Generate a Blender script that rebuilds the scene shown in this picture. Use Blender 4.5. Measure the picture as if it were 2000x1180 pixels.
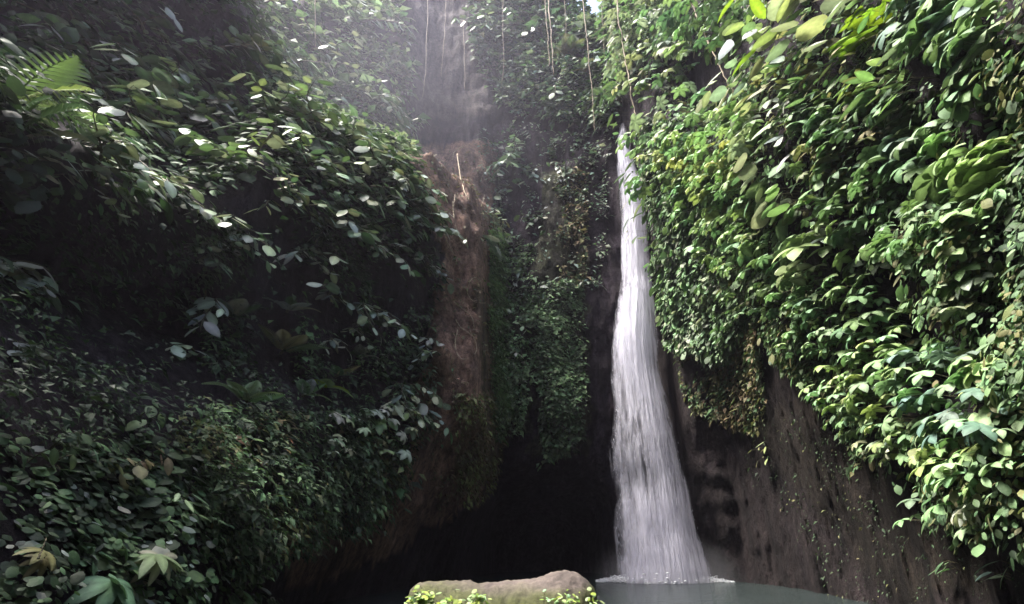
import bpy, math, random
import numpy as np
from mathutils import Vector, Matrix

for _o in list(bpy.data.objects):
    bpy.data.objects.remove(_o)
rng = np.random.default_rng(7)
random.seed(7)
scene = bpy.context.scene
COL = scene.collection

# ------------------------------------------------------------------ camera
CAM_Z = 1.1
PITCH = math.radians(26.0)
SP, CP = math.sin(PITCH), math.cos(PITCH)
cam_d = bpy.data.cameras.new("camera")
cam_d.sensor_width = 36.0
cam_d.lens = 18.0
cam_d.clip_start = 0.05
cam_d.clip_end = 1500.0
cam = bpy.data.objects.new("camera", cam_d)
COL.objects.link(cam)
cam.location = (0, 0, CAM_Z)
cam.rotation_euler = (math.radians(90) + PITCH, 0, 0)
scene.camera = cam

# ------------------------------------------------------------------ sky and sun
SUN_EL, SUN_AZ = math.radians(62.0), math.radians(-106.0)
world = bpy.data.worlds.new("World")
scene.world = world
world.use_nodes = True
wn = world.node_tree
wn.nodes.clear()
w_out = wn.nodes.new("ShaderNodeOutputWorld")
w_bg = wn.nodes.new("ShaderNodeBackground")
w_sky = wn.nodes.new("ShaderNodeTexSky")
w_sky.sky_type = 'NISHITA'
w_sky.sun_disc = False
w_sky.sun_elevation = SUN_EL
w_sky.sun_rotation = SUN_AZ
w_sky.dust_density = 4.5
w_sky.air_density = 0.8
w_bg.inputs["Strength"].default_value = 0.145
wn.links.new(w_sky.outputs[0], w_bg.inputs[0])
wn.links.new(w_bg.outputs[0], w_out.inputs[0])
sun_d = bpy.data.lights.new("sun", 'SUN')
sun_d.energy = 2.9
sun_d.angle = math.radians(18.0)
sun_d.color = (1.0, 0.965, 0.91)
sun = bpy.data.objects.new("sun", sun_d)
COL.objects.link(sun)
sdir = Vector((math.sin(SUN_AZ) * math.cos(SUN_EL), math.cos(SUN_AZ) * math.cos(SUN_EL), math.sin(SUN_EL)))
sun.rotation_euler = sdir.to_track_quat('Z', 'Y').to_euler()
sun.location = sdir * 80

vs = scene.view_settings
vs.view_transform = 'Standard'
vs.look = 'None'
vs.exposure = 2.3
vs.gamma = 1.0
vs.use_curve_mapping = False
scene.render.engine = 'CYCLES'
scene.cycles.use_denoising = True
scene.cycles.max_bounces = 10
scene.cycles.diffuse_bounces = 4
scene.cycles.glossy_bounces = 3
scene.cycles.transmission_bounces = 6
scene.cycles.transparent_max_bounces = 32
scene.cycles.volume_bounces = 1

# ------------------------------------------------------------------ helpers
def ray(px, py):
    cx = (np.asarray(px, float) - 1000) / 1000
    cy = (590 - np.asarray(py, float)) / 1000
    return np.stack([cx, CP - cy * SP + 0 * cx, SP + cy * CP + 0 * cx], -1)

def at(px, py, Y):
    """World point at depth Y metres in front of the camera that is seen at a pixel of the photograph."""
    d = ray(px, py)
    return np.array([0, 0, CAM_Z]) + d * (np.asarray(Y) / d[..., 1])[..., None]

def project(p):
    q = np.asarray(p, float) - np.array([0, 0, CAM_Z])
    f = q[..., 1] * CP + q[..., 2] * SP
    u = -q[..., 1] * SP + q[..., 2] * CP
    ok = f > 0.05
    f = np.where(ok, f, 1e-3)
    return np.where(ok, 1000 + 1000 * q[..., 0] / f, -1e6), np.where(ok, 590 - 1000 * u / f, -1e6)

def norm(v):
    v = np.asarray(v, float)
    return v / np.maximum(np.linalg.norm(v, axis=-1, keepdims=True), 1e-9)

def _hash(ix, iy, iz, seed):
    h = (ix * 374761393 + iy * 668265263 + iz * 2147483647 + seed * 1274126177) & 0xffffffff
    h = ((h ^ (h >> 13)) * 1274126177) & 0xffffffff
    h = ((h ^ (h >> 16)) * 2246822519) & 0xffffffff
    return ((h ^ (h >> 15)) & 0xffffff) / float(0xffffff)

def vnoise(p, seed=0):
    p = np.asarray(p, float)
    i = np.floor(p).astype(np.int64)
    f = p - i
    f = f * f * (3 - 2 * f)
    out = 0
    for dx in (0, 1):
        for dy in (0, 1):
            for dz in (0, 1):
                w = (f[..., 0] if dx else 1 - f[..., 0]) * (f[..., 1] if dy else 1 - f[..., 1]) * (f[..., 2] if dz else 1 - f[..., 2])
                out = out + w * _hash(i[..., 0] + dx, i[..., 1] + dy, i[..., 2] + dz, seed)
    return out * 2 - 1

def fbm(p, octaves=4, seed=0):
    p = np.asarray(p, float)
    a, s, out = 1.0, 0.0, 0
    for k in range(octaves):
        out = out + a * vnoise(p * 2 ** k + 17.3 * k, seed + k)
        s += a
        a *= 0.5
    return out / s

def in_poly(px, py, poly):
    inside = np.zeros(np.shape(px), bool)
    n = len(poly)
    for i in range(n):
        x0, y0 = poly[i]
        x1, y1 = poly[(i + 1) % n]
        if y0 == y1:
            continue
        c = ((y0 > py) != (y1 > py)) & (px < (x1 - x0) * (py - y0) / (y1 - y0) + x0)
        inside ^= c
    return inside

def mesh_np(name, V, F, mat, parent=None, cols=None, attrs=None, smooth=False, uv=None, link=True):
    """One mesh object from a vertex array and an array of triangles or quads."""
    V = np.ascontiguousarray(V, np.float32)
    F = np.ascontiguousarray(F, np.int32)
    me = bpy.data.meshes.new(name)
    me.vertices.add(len(V))
    me.vertices.foreach_set("co", V.ravel())
    k = F.shape[1]
    me.loops.add(F.size)
    me.loops.foreach_set("vertex_index", F.ravel())
    me.polygons.add(len(F))
    me.polygons.foreach_set("loop_start", np.arange(0, F.size, k, dtype=np.int32))
    me.polygons.foreach_set("use_smooth", np.full(len(F), smooth, bool))
    me.update(calc_edges=True)
    if cols is not None:
        a = me.attributes.new("Col", 'FLOAT_COLOR', 'POINT')
        c = np.ones((len(V), 4), np.float32)
        c[:, :3] = cols
        a.data.foreach_set("color", c.ravel())
    for an, av in (attrs or {}).items():
        a = me.attributes.new(an, 'FLOAT', 'POINT')
        a.data.foreach_set("value", np.ascontiguousarray(av, np.float32))
    if uv is not None:
        l = me.uv_layers.new(name="UVMap")
        l.data.foreach_set("uv", np.ascontiguousarray(uv[F.ravel()], np.float32).ravel())
    if mat:
        me.materials.append(mat)
    if not link:
        return me
    o = bpy.data.objects.new(name, me)
    COL.objects.link(o)
    if parent:
        o.parent = parent
    return o

def tag(o, label=None, cat=None, group=None, kind=None):
    if label: o["label"] = label
    if cat: o["category"] = cat
    if group: o["group"] = group
    if kind: o["kind"] = kind
    return o

def thing(name, loc, label, cat, group=None):
    o = bpy.data.objects.new(name, None)
    o.empty_display_size = 0.2
    COL.objects.link(o)
    o.location = tuple(float(x) for x in loc)
    return tag(o, label, cat, group)

def tube(pts, r0, r1, sides=6, wob=0.0):
    """Triangles of a tapering tube along points."""
    pts = np.asarray(pts, float)
    n = len(pts)
    t = norm(np.gradient(pts, axis=0))
    ref = np.where(np.abs(t[:, 2:3]) > 0.9, np.array([[1.0, 0, 0]]), np.array([[0, 0, 1.0]]))
    a = norm(np.cross(t, ref))
    b = np.cross(t, a)
    rad = np.linspace(r0, r1, n)
    if wob:
        rad = rad * (1 + wob * rng.uniform(-1, 1, n))
    ang = np.linspace(0, 2 * math.pi, sides, endpoint=False)
    V = pts[:, None] + rad[:, None, None] * (np.cos(ang)[None, :, None] * a[:, None] + np.sin(ang)[None, :, None] * b[:, None])
    V = V.reshape(-1, 3)
    F = []
    for i in range(n - 1):
        for j in range(sides):
            p, q = i * sides + j, i * sides + (j + 1) % sides
            F.append((p, q, q + sides)); F.append((p, q + sides, p + sides))
    for j in range(1, sides - 1):
        F.append((0, j + 1, j))
        e = (n - 1) * sides
        F.append((e, e + j, e + j + 1))
    return V, np.array(F, np.int32)

class Geo:
    def __init__(self): self.V, self.F, self.n = [], [], 0
    def add(self, V, F):
        self.V.append(V); self.F.append(np.asarray(F) + self.n); self.n += len(V)
    def arrays(self): return np.concatenate(self.V), np.concatenate(self.F)

def spline(ctrl, n):
    """Catmull-Rom through control points."""
    c = np.asarray(ctrl, float)
    c = np.vstack([2 * c[0] - c[1], c, 2 * c[-1] - c[-2]])
    m = len(c) - 3
    out = []
    for t in np.linspace(0, m - 1e-6, n):
        i = int(t); f = t - i
        p0, p1, p2, p3 = c[i], c[i + 1], c[i + 2], c[i + 3]
        out.append(0.5 * (2 * p1 + (p2 - p0) * f + (2 * p0 - 5 * p1 + 4 * p2 - p3) * f * f + (3 * p1 - p0 - 3 * p2 + p3) * f ** 3))
    return np.array(out)

# ------------------------------------------------------------------ materials
def new_mat(name):
    m = bpy.data.materials.new(name)
    m.use_nodes = True
    nt = m.node_tree
    nt.nodes.clear()
    return m, nt, nt.nodes.new, nt.links.new

def leaf_material(name, from_object, rough=0.58, trans=0.22, spec=0.28):
    m, nt, N, L = new_mat(name)
    out = N("ShaderNodeOutputMaterial")
    if from_object:
        info = N("ShaderNodeObjectInfo")
        base = info.outputs["Color"]
        rib = N("ShaderNodeAttribute"); rib.attribute_name = "rib"
        lift = N("ShaderNodeMix"); lift.data_type = 'RGBA'; lift.blend_type = 'MULTIPLY'
        lift.inputs["Factor"].default_value = 1.0
        L(base, lift.inputs["A"])
        rmp = N("ShaderNodeMapRange")
        rmp.inputs["To Min"].default_value = 0.85; rmp.inputs["To Max"].default_value = 1.45
        L(rib.outputs["Fac"], rmp.inputs["Value"])
        L(rmp.outputs[0], lift.inputs["B"])
        base = lift.outputs["Result"]
    else:
        at_ = N("ShaderNodeAttribute"); at_.attribute_name = "Col"
        base = at_.outputs["Color"]
    geo = N("ShaderNodeNewGeometry")
    nz = N("ShaderNodeTexNoise"); nz.inputs["Scale"].default_value = 9.0; nz.inputs["Detail"].default_value = 3.0
    L(geo.outputs["Position"], nz.inputs["Vector"])
    mr = N("ShaderNodeMapRange"); mr.inputs["To Min"].default_value = 0.6; mr.inputs["To Max"].default_value = 1.4
    L(nz.outputs["Fac"], mr.inputs["Value"])
    mul = N("ShaderNodeMix"); mul.data_type = 'RGBA'; mul.blend_type = 'MULTIPLY'; mul.inputs["Factor"].default_value = 1.0
    L(base, mul.inputs["A"]); L(mr.outputs[0], mul.inputs["B"])
    c = mul.outputs["Result"]
    p = N("ShaderNodeBsdfPrincipled")
    p.inputs["Roughness"].default_value = rough
    p.inputs["Specular IOR Level"].default_value = spec
    L(c, p.inputs["Base Color"])
    bp = N("ShaderNodeBump"); bp.inputs["Strength"].default_value = 0.25; bp.inputs["Distance"].default_value = 0.02
    nz2 = N("ShaderNodeTexNoise"); nz2.inputs["Scale"].default_value = 40.0
    L(geo.outputs["Position"], nz2.inputs["Vector"]); L(nz2.outputs["Fac"], bp.inputs["Height"]); L(bp.outputs[0], p.inputs["Normal"])
    tr = N("ShaderNodeBsdfTranslucent")
    tm = N("ShaderNodeMix"); tm.data_type = 'RGBA'; tm.blend_type = 'MULTIPLY'; tm.inputs["Factor"].default_value = 1.0
    L(c, tm.inputs["A"]); tm.inputs["B"].default_value = (1.1, 1.25, 0.8, 1)
    L(tm.outputs["Result"], tr.inputs["Color"])
    mx = N("ShaderNodeMixShader"); mx.inputs[0].default_value = trans
    L(p.outputs[0], mx.inputs[1]); L(tr.outputs[0], mx.inputs[2]); L(mx.outputs[0], out.inputs["Surface"])
    return m

M_LEAF = leaf_material("leaf_skin", True)
M_GLOSS = leaf_material("glossy_leaf_skin", True, rough=0.40, trans=0.12, spec=0.65)
M_CARPET = leaf_material("small_leaf_skin", False, rough=0.6, trans=0.22, spec=0.22)

def rock_material():
    m, nt, N, L = new_mat("gorge_rock")
    out = N("ShaderNodeOutputMaterial"); p = N("ShaderNodeBsdfPrincipled")
    at_ = N("ShaderNodeAttribute"); at_.attribute_name = "Col"
    geo = N("ShaderNodeNewGeometry")
    mp = N("ShaderNodeMapping"); mp.inputs["Scale"].default_value = (1.0, 1.0, 0.22)
    L(geo.outputs["Position"], mp.inputs["Vector"])
    n1 = N("ShaderNodeTexNoise"); n1.inputs["Scale"].default_value = 2.2; n1.inputs["Detail"].default_value = 9.0; n1.inputs["Roughness"].default_value = 0.7
    L(mp.outputs[0], n1.inputs["Vector"])
    n2 = N("ShaderNodeTexNoise"); n2.inputs["Scale"].default_value = 7.0; n2.inputs["Detail"].default_value = 10.0; n2.inputs["Roughness"].default_value = 0.72
    L(geo.outputs["Position"], n2.inputs["Vector"])
    mr = N("ShaderNodeMapRange"); mr.inputs["From Min"].default_value = 0.25; mr.inputs["From Max"].default_value = 0.75
    mr.inputs["To Min"].default_value = 0.35; mr.inputs["To Max"].default_value = 1.65
    L(n1.outputs["Fac"], mr.inputs["Value"])
    mul = N("ShaderNodeMix"); mul.data_type = 'RGBA'; mul.blend_type = 'MULTIPLY'; mul.inputs["Factor"].default_value = 1.0
    L(at_.outputs["Color"], mul.inputs["A"]); L(mr.outputs[0], mul.inputs["B"])
    n3 = N("ShaderNodeTexNoise"); n3.inputs["Scale"].default_value = 5.0; n3.inputs["Detail"].default_value = 12.0; n3.inputs["Roughness"].default_value = 0.8
    L(geo.outputs["Position"], n3.inputs["Vector"])
    m3 = N("ShaderNodeMapRange"); m3.inputs["From Min"].default_value = 0.36; m3.inputs["From Max"].default_value = 0.64
    m3.inputs["To Min"].default_value = 0.25; m3.inputs["To Max"].default_value = 1.6
    L(n3.outputs["Fac"], m3.inputs["Value"])
    mu3 = N("ShaderNodeMix"); mu3.data_type = 'RGBA'; mu3.blend_type = 'MULTIPLY'; mu3.inputs["Factor"].default_value = 1.0
    L(mul.outputs["Result"], mu3.inputs["A"]); L(m3.outputs[0], mu3.inputs["B"])
    mul = mu3
    # litter and moss flecks
    cr = N("ShaderNodeMapRange"); cr.inputs["From Min"].default_value = 0.56; cr.inputs["From Max"].default_value = 0.72
    L(n2.outputs["Fac"], cr.inputs["Value"])
    mx = N("ShaderNodeMix"); mx.data_type = 'RGBA'
    fm = N("ShaderNodeMath"); fm.operation = 'MULTIPLY'; fm.inputs[1].default_value = 0.55
    L(cr.outputs[0], fm.inputs[0]); L(fm.outputs[0], mx.inputs["Factor"])
    L(mul.outputs["Result"], mx.inputs["A"]); mx.inputs["B"].default_value = (0.024, 0.026, 0.011, 1)
    L(mx.outputs["Result"], p.inputs["Base Color"])
    p.inputs["Roughness"].default_value = 0.8
    p.inputs["Specular IOR Level"].default_value = 0.16
    add = N("ShaderNodeMath"); add.operation = 'MULTIPLY_ADD'; add.inputs[1].default_value = 0.6
    L(n3.outputs["Fac"], add.inputs[0]); L(n1.outputs["Fac"], add.inputs[2])
    bp = N("ShaderNodeBump"); bp.inputs["Strength"].default_value = 1.0; bp.inputs["Distance"].default_value = 0.5
    L(add.outputs[0], bp.inputs["Height"]); L(bp.outputs[0], p.inputs["Normal"])
    L(p.outputs[0], out.inputs["Surface"])
    return m
M_ROCK = rock_material()

def bark_material(name, c0, c1):
    m, nt, N, L = new_mat(name)
    out = N("ShaderNodeOutputMaterial"); p = N("ShaderNodeBsdfPrincipled")
    geo = N("ShaderNodeNewGeometry")
    n1 = N("ShaderNodeTexNoise"); n1.inputs["Scale"].default_value = 14.0; n1.inputs["Detail"].default_value = 6.0
    L(geo.outputs["Position"], n1.inputs["Vector"])
    mx = N("ShaderNodeMix"); mx.data_type = 'RGBA'
    mx.inputs["A"].default_value = (*c0, 1); mx.inputs["B"].default_value = (*c1, 1)
    mr = N("ShaderNodeMapRange"); mr.inputs["From Min"].default_value = 0.35; mr.inputs["From Max"].default_value = 0.65
    L(n1.outputs["Fac"], mr.inputs["Value"]); L(mr.outputs[0], mx.inputs["Factor"])
    L(mx.outputs["Result"], p.inputs["Base Color"]); p.inputs["Roughness"].default_value = 0.75
    bp = N("ShaderNodeBump"); bp.inputs["Strength"].default_value = 0.6; bp.inputs["Distance"].default_value = 0.02
    L(n1.outputs["Fac"], bp.inputs["Height"]); L(bp.outputs[0], p.inputs["Normal"])
    L(p.outputs[0], out.inputs["Surface"])
    return m
M_STEM = bark_material("plant_stem", (0.05, 0.055, 0.025), (0.09, 0.075, 0.04))
M_LIANA = bark_material("hanging_root_bark", (0.11, 0.085, 0.055), (0.24, 0.19, 0.12))
M_ROOT = bark_material("pale_root_bark", (0.22, 0.16, 0.10), (0.42, 0.34, 0.22))

# ------------------------------------------------------------------ the gorge: radius of the wall by bearing and height
ZR = np.array([-2, 0, 1.5, 3, 5, 7.5, 10, 13, 16, 20, 26, 32, 38, 44, 50.])
RT = {
 -180: [9, 9, 9.5, 10, 10.5, 11, 12, 13, 14, 16, 24, 60, 60, 60, 60],  # unseen rear wall, raised to hold back skylight
 -120: [8, 8, 8.5, 9, 9.5, 10, 11, 12, 14, 17, 30, 60, 60, 60, 60],
 -90: [5, 5, 5.2, 5.6, 6.2, 7.2, 9.5, 12.8, 15, 16, 24, 50, 60, 60, 60],
 -70: [4, 4, 4.4, 4.9, 5.6, 6.6, 9, 12.3, 14.6, 14.8, 22, 50, 60, 60, 60],
 -58: [4, 4, 4.8, 6.2, 9.0, 8.5, 12.3, 14.6, 14.8, 14.8, 19, 50, 60, 60, 60],  # from here, crest above the view is shaped to shade the upper left
 -48: [4.5, 4.5, 5.5, 7.2, 10, 8.4, 12.3, 14.8, 15.0, 14.8, 19, 46, 60, 60, 60],
 -40: [5, 5, 6.3, 8.2, 11, 9.2, 12.5, 15.2, 15.8, 15.8, 20.5, 25, 45, 60, 60],
 -32: [6.5, 6.5, 7.5, 9.3, 11.5, 10.6, 11.2, 13.8, 17, 19.5, 22.5, 24.5, 29, 60, 60],
 -25: [9.5, 9.5, 9.2, 10.5, 12.5, 12.3, 12.4, 14, 16.5, 20.5, 23.2, 25, 27, 45, 60],
 -18: [14.5, 14.5, 12.5, 12.6, 13.8, 14, 14, 14.6, 16.6, 22, 23.5, 24.6, 25.5, 27, 36],
 -13: [17, 17, 15.5, 14.8, 15, 15.4, 15.2, 15.4, 16.6, 23, 25, 27, 27.5, 28, 31],
 -9: [20, 20, 18.5, 16.2, 15.4, 15.8, 16, 16.2, 17.5, 24, 26, 27, 27.5, 28, 30],
 -6: [23, 23, 21, 17.5, 15.6, 16.0, 16.4, 16.7, 18, 24.5, 26, 27, 27.5, 28, 30],
 -4: [27, 27, 25, 20.5, 16.0, 16.2, 16.7, 17.5, 20, 25, 26.5, 27.2, 27.6, 28, 30],
 -2.8: [31, 31, 30, 26, 17.2, 18.2, 20.5, 22.5, 23, 25.2, 26.8, 27.3, 27.7, 28, 30],
 -1.8: [34, 34, 33.5, 32, 26.0, 25.3, 25.3, 25.4, 25.8, 26.2, 27, 27.5, 27.8, 28, 30],
 2: [35, 35, 34.5, 33, 26.3, 25.3, 25.3, 25.4, 25.8, 26.2, 27, 27.4, 27.7, 28, 30],
 6: [35, 35, 34.5, 33, 26.3, 25.3, 25.3, 25.4, 25.8, 26.2, 27, 27.4, 27.7, 28, 30],
 8.5: [33, 33, 32.5, 31.5, 27, 25.9, 25.9, 25.9, 26, 26.2, 26.8, 27.2, 27.6, 28.5, 32],
 10.5: [28, 28, 28, 28, 27.5, 26.5, 26, 26, 26, 26.3, 26.5, 26.8, 27.2, 29.5, 36],
 14: [26.8, 26.8, 26.8, 26.8, 26.7, 26.5, 26.3, 26.2, 26.1, 26, 26, 26.2, 27, 40, 60],
 16.5: [26.3, 26.3, 26.3, 26.3, 26.3, 26.2, 26, 26, 26, 25.8, 25.6, 25.8, 27, 38, 60],
 18: [25.8, 25.8, 25.6, 25.4, 25.2, 25, 25, 24.6, 24.5, 24.2, 24.2, 24.6, 26, 30, 60],
 19.5: [25.3, 25.3, 25, 24.5, 24, 23.4, 22.5, 21.8, 21.6, 21.5, 22.3, 23.5, 25, 28, 60],
 22: [24.5, 24.5, 24.3, 24, 23.3, 22.2, 20.4, 19.5, 19.3, 19.8, 21.2, 22.8, 25, 29, 60],
 24: [23, 23, 22.9, 22.6, 21.8, 20.6, 19.1, 18.3, 18, 19, 21, 22.5, 25.5, 32, 60],
 27: [20.5, 20.5, 20.2, 19.6, 18.7, 17.5, 16.6, 16.3, 16.5, 18, 20, 21.8, 25.5, 34, 60],
 30: [17.6, 17.6, 17.2, 16.6, 15.6, 14.8, 14.5, 14.6, 15, 17, 19.5, 21.8, 26, 36, 60],
 36: [12.3, 12.3, 12.8, 12.6, 11.7, 11.5, 11.8, 12.5, 13.5, 16, 19, 22, 27, 40, 60],
 43: [8.3, 8.3, 8.6, 9, 9.2, 9.6, 10.3, 11.3, 12.5, 15.5, 18.5, 22, 30, 45, 60],
 50: [7, 7, 7.4, 7.9, 8.3, 8.9, 9.7, 10.8, 12, 15, 18.5, 23, 40, 60, 60],
 58: [6, 6, 6.4, 7, 7.5, 8.2, 9, 10.2, 11.5, 14.5, 18.5, 28, 50, 60, 60],
 75: [5.5, 5.5, 6, 6.6, 7.2, 8, 9, 10.2, 11.5, 14.5, 20, 30, 50, 60, 60],
 100: [6, 6, 6.5, 7, 7.6, 8.4, 9.4, 10.5, 12, 15, 24, 40, 60, 60, 60],
 130: [8, 8, 8.5, 9, 9.5, 10, 11, 12, 14, 17, 26, 60, 60, 60, 60],
 180: [9, 9, 9.5, 10, 10.5, 11, 12, 13, 14, 16, 24, 60, 60, 60, 60],
}
RT[-63] = [4, 4, 4.6, 5.4, 6.2, 7.2, 9.4, 12.5, 14.4, 14.8, 20, 50, 60, 60, 60]  # unseen left wall pulled inward to block sun from the near bank
# one more row of heights, for the jutting ledge on the left
for _k in RT: RT[_k] = RT[_k][:5] + [RT[_k][4] * 0.52 + RT[_k][5] * 0.48] + RT[_k][5:]
ZR = np.insert(ZR, 5, 6.2)
RT[-63][5] = 6.5
RT[-58][4:9] = [9.0, 8.2, 9.5, 13.3, 14.6]
RT[-48][4:9] = [9.6, 8.3, 9.7, 13.5, 14.9]
RT[-40][4:9] = [10.5, 9.2, 10.4, 13.6, 15.4]
tk = np.array(sorted(RT)); RK = np.array([RT[k] for k in sorted(RT)], float)
TH = np.concatenate([np.arange(-180, -62, 3.0), np.arange(-62, 62.01, 0.25), np.arange(65, 181, 3.0)])
TH[-1] = 180.0
ZZ = np.concatenate([np.arange(-2, 18, 0.2), np.arange(18, 50.1, 0.4)])
tmp = np.stack([np.interp(ZZ, ZR, RK[i]) for i in range(len(tk))])
RG = np.stack([np.interp(TH, tk, tmp[:, j]) for j in range(len(ZZ))], 1)
def blur(a, axis, k):
    pad = [(0, 0), (0, 0)]; pad[axis] = (k, k)
    b = np.pad(a, pad, mode='edge')
    w = np.hanning(2 * k + 3)[1:-1]; w /= w.sum()
    return np.apply_along_axis(lambda v: np.convolve(v, w, mode='valid'), axis, b)
RG = blur(blur(RG, 0, 2), 1, 4)
TG, ZG = np.meshgrid(np.radians(TH), ZZ, indexing='ij')
def wall_points(R): return np.stack([R * np.sin(TG), R * np.cos(TG), ZG], -1)
P0 = wall_points(RG)
GPX, GPY = project(P0)
# hollows and bulges of the wall: (pixel x, y, radius x, radius y, metres)
for (bx, by, sx, sy, d) in [(1390, 165, 45, 65, 2.2), (1330, 110, 30, 60, 1.6), (1830, 640, 75, 45, 1.3), (1760, 590, 50, 40, 1.0), (1890, 690, 50, 45, 1.0),
        (1890, 335, 75, 45, 1.9), (1790, 235, 60, 32, 1.5), (1735, 480, 55, 40, 1.3), (1770, 370, 30, 20, .8), (1930, 560, 60, 60, .8), (1700, 330, 45, 40, .7), (1990, 200, 60, 60, 0.9), (1560, 640, 40, 40, -.5), (1480, 350, 80, 90, -.8),
        (1600, 480, 80, 80, -.6), (820, 250, 60, 40, 1.2), (300, 560, 160, 120, 0.8), (1690, 450, 40, 40, .8), (1800, 780, 50, 50, -.4), (1850, 900, 30, 40, .5), (1440, 610, 50, 80, .6)]:
    w = np.exp(-(((GPX - bx) / sx) ** 2 + ((GPY - by) / sy) ** 2))
    RG += d * w
dist = np.hypot(P0[..., 0], P0[..., 1])
amp = np.clip(dist / 16, 0.35, 1.1)
RG += amp * (0.9 * fbm(P0 * 0.28, 4, 3) + 0.5 * fbm(P0 * np.array([0.9, 0.9, 0.12]), 4, 11) + 0.28 * fbm(P0 * 1.3, 4, 23) + 0.16 * (1 - 2 * np.abs(fbm(P0 * np.array([1.7, 1.7, 0.8]), 4, 29))))
_t = np.degrees(TG)
spur_z = np.exp(-((_t + 7) / 5.0) ** 4) * np.clip((17.5 - ZG) / 2, 0, 1) * np.clip((ZG + 1) / 2, 0, 1)
RG += spur_z * (0.55 * (1 - 2 * np.abs(fbm(P0 * np.array([0.9, 0.9, 0.25]), 4, 201))) + 0.22 * fbm(P0 * 2.6, 4, 203))
rock_z = np.clip((_t - 18) / 3, 0, 1) * np.clip((50 - _t) / 6, 0, 1) * np.clip((11 - ZG) / 3, 0, 1)
RG += rock_z * (0.45 * (1 - 2 * np.abs(fbm(P0 * np.array([0.8, 0.8, 0.45]), 4, 205))) + 0.20 * fbm(P0 * 3.0, 4, 207))
RG = np.where(np.abs(np.degrees(TG)) >= 179.9, RG[:1], RG)
RG += np.where(ZG > 49.5, 60.0, 0.0)
P = wall_points(RG)
GPX, GPY = project(P)
dT = np.gradient(P, axis=0); dZ = np.gradient(P, axis=1)
GN = norm(np.cross(dT, dZ))
# dT x dZ points into the gorge

def surf(px, py):
    """Where the line of sight of a pixel meets the wall: point and wall normal."""
    d = ray(np.atleast_1d(px), np.atleast_1d(py))
    hor = np.hypot(d[:, 0], d[:, 1])
    th = np.degrees(np.arctan2(d[:, 0], d[:, 1]))
    ti = np.clip(np.interp(th, TH, np.arange(len(TH))), 0, len(TH) - 1.001)
    i0 = ti.astype(int); f = (ti - i0)[:, None]
    h = np.linspace(3.0, 60, 1400)[None]
    z = CAM_Z + h * (d[:, 2] / hor)[:, None]
    zi = np.clip(np.interp(z.ravel(), ZZ, np.arange(len(ZZ))), 0, len(ZZ) - 1.001).reshape(z.shape)
    j0 = zi.astype(int); g = zi - j0
    R = (RG[i0[:, None], j0] * (1 - g) + RG[i0[:, None], j0 + 1] * g) * (1 - f) + (RG[i0[:, None] + 1, j0] * (1 - g) + RG[i0[:, None] + 1, j0 + 1] * g) * f
    hit = (h >= R)
    k = np.where(hit.any(1), hit.argmax(1), h.shape[1] - 1)
    hh = h[0, k]
    zz = CAM_Z + hh * d[:, 2] / hor
    pts = np.stack([d[:, 0] / hor * hh, d[:, 1] / hor * hh, zz], -1)
    r = np.arange(len(k))
    return pts, GN[i0, j0[r, k]], hh

# wall colours: earth, rock, moss, and lower-right rock darkened to carry overhang shade
C_DARK = np.array([0.030, 0.022, 0.029]); C_EARTH = np.array([0.25, 0.155, 0.115]); C_MOSS = np.array([0.050, 0.062, 0.022]); C_SHADE_ROCK = np.array([0.020, 0.0145, 0.0145])
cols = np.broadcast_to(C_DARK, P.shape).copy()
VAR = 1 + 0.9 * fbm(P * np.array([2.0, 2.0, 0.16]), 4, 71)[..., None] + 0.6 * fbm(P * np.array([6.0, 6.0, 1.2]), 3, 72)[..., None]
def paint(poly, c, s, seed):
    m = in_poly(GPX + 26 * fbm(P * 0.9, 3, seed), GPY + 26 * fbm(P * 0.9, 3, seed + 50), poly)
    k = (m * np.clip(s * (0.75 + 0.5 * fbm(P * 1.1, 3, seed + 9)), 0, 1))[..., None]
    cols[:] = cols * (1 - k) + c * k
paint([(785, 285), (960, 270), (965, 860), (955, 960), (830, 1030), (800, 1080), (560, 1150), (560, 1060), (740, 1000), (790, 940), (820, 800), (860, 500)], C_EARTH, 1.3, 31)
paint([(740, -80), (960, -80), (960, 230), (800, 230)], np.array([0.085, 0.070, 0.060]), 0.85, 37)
paint([(1280, 640), (1480, 560), (1600, 700), (1720, 900), (2050, 1120), (2050, 1250), (1330, 1250), (1290, 900)], C_SHADE_ROCK, 1.5, 41)
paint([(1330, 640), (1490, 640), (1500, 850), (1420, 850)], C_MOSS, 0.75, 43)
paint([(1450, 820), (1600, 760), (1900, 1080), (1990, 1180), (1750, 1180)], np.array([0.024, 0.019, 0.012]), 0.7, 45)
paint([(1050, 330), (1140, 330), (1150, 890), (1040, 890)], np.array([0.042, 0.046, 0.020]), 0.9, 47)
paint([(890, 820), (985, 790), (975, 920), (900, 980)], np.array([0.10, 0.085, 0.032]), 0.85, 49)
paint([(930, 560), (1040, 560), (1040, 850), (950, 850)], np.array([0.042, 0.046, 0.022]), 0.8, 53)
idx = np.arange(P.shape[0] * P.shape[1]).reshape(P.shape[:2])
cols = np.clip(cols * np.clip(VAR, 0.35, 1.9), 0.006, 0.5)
def wall_piece(name, t0, t1, label):
    i = np.where((TH >= t0 - 1e-6) & (TH <= t1 + 1e-6))[0]
    sub = idx[i[0]:i[-1] + 1]
    n, k = sub.shape
    loc = np.arange(n * k).reshape(n, k)
    F = np.stack([loc[:-1, :-1], loc[:-1, 1:], loc[1:, 1:], loc[1:, :-1]], -1).reshape(-1, 4)
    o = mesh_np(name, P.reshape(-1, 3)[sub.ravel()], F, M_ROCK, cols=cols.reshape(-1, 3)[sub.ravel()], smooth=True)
    tag(o, label, None, None, "structure")
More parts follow.
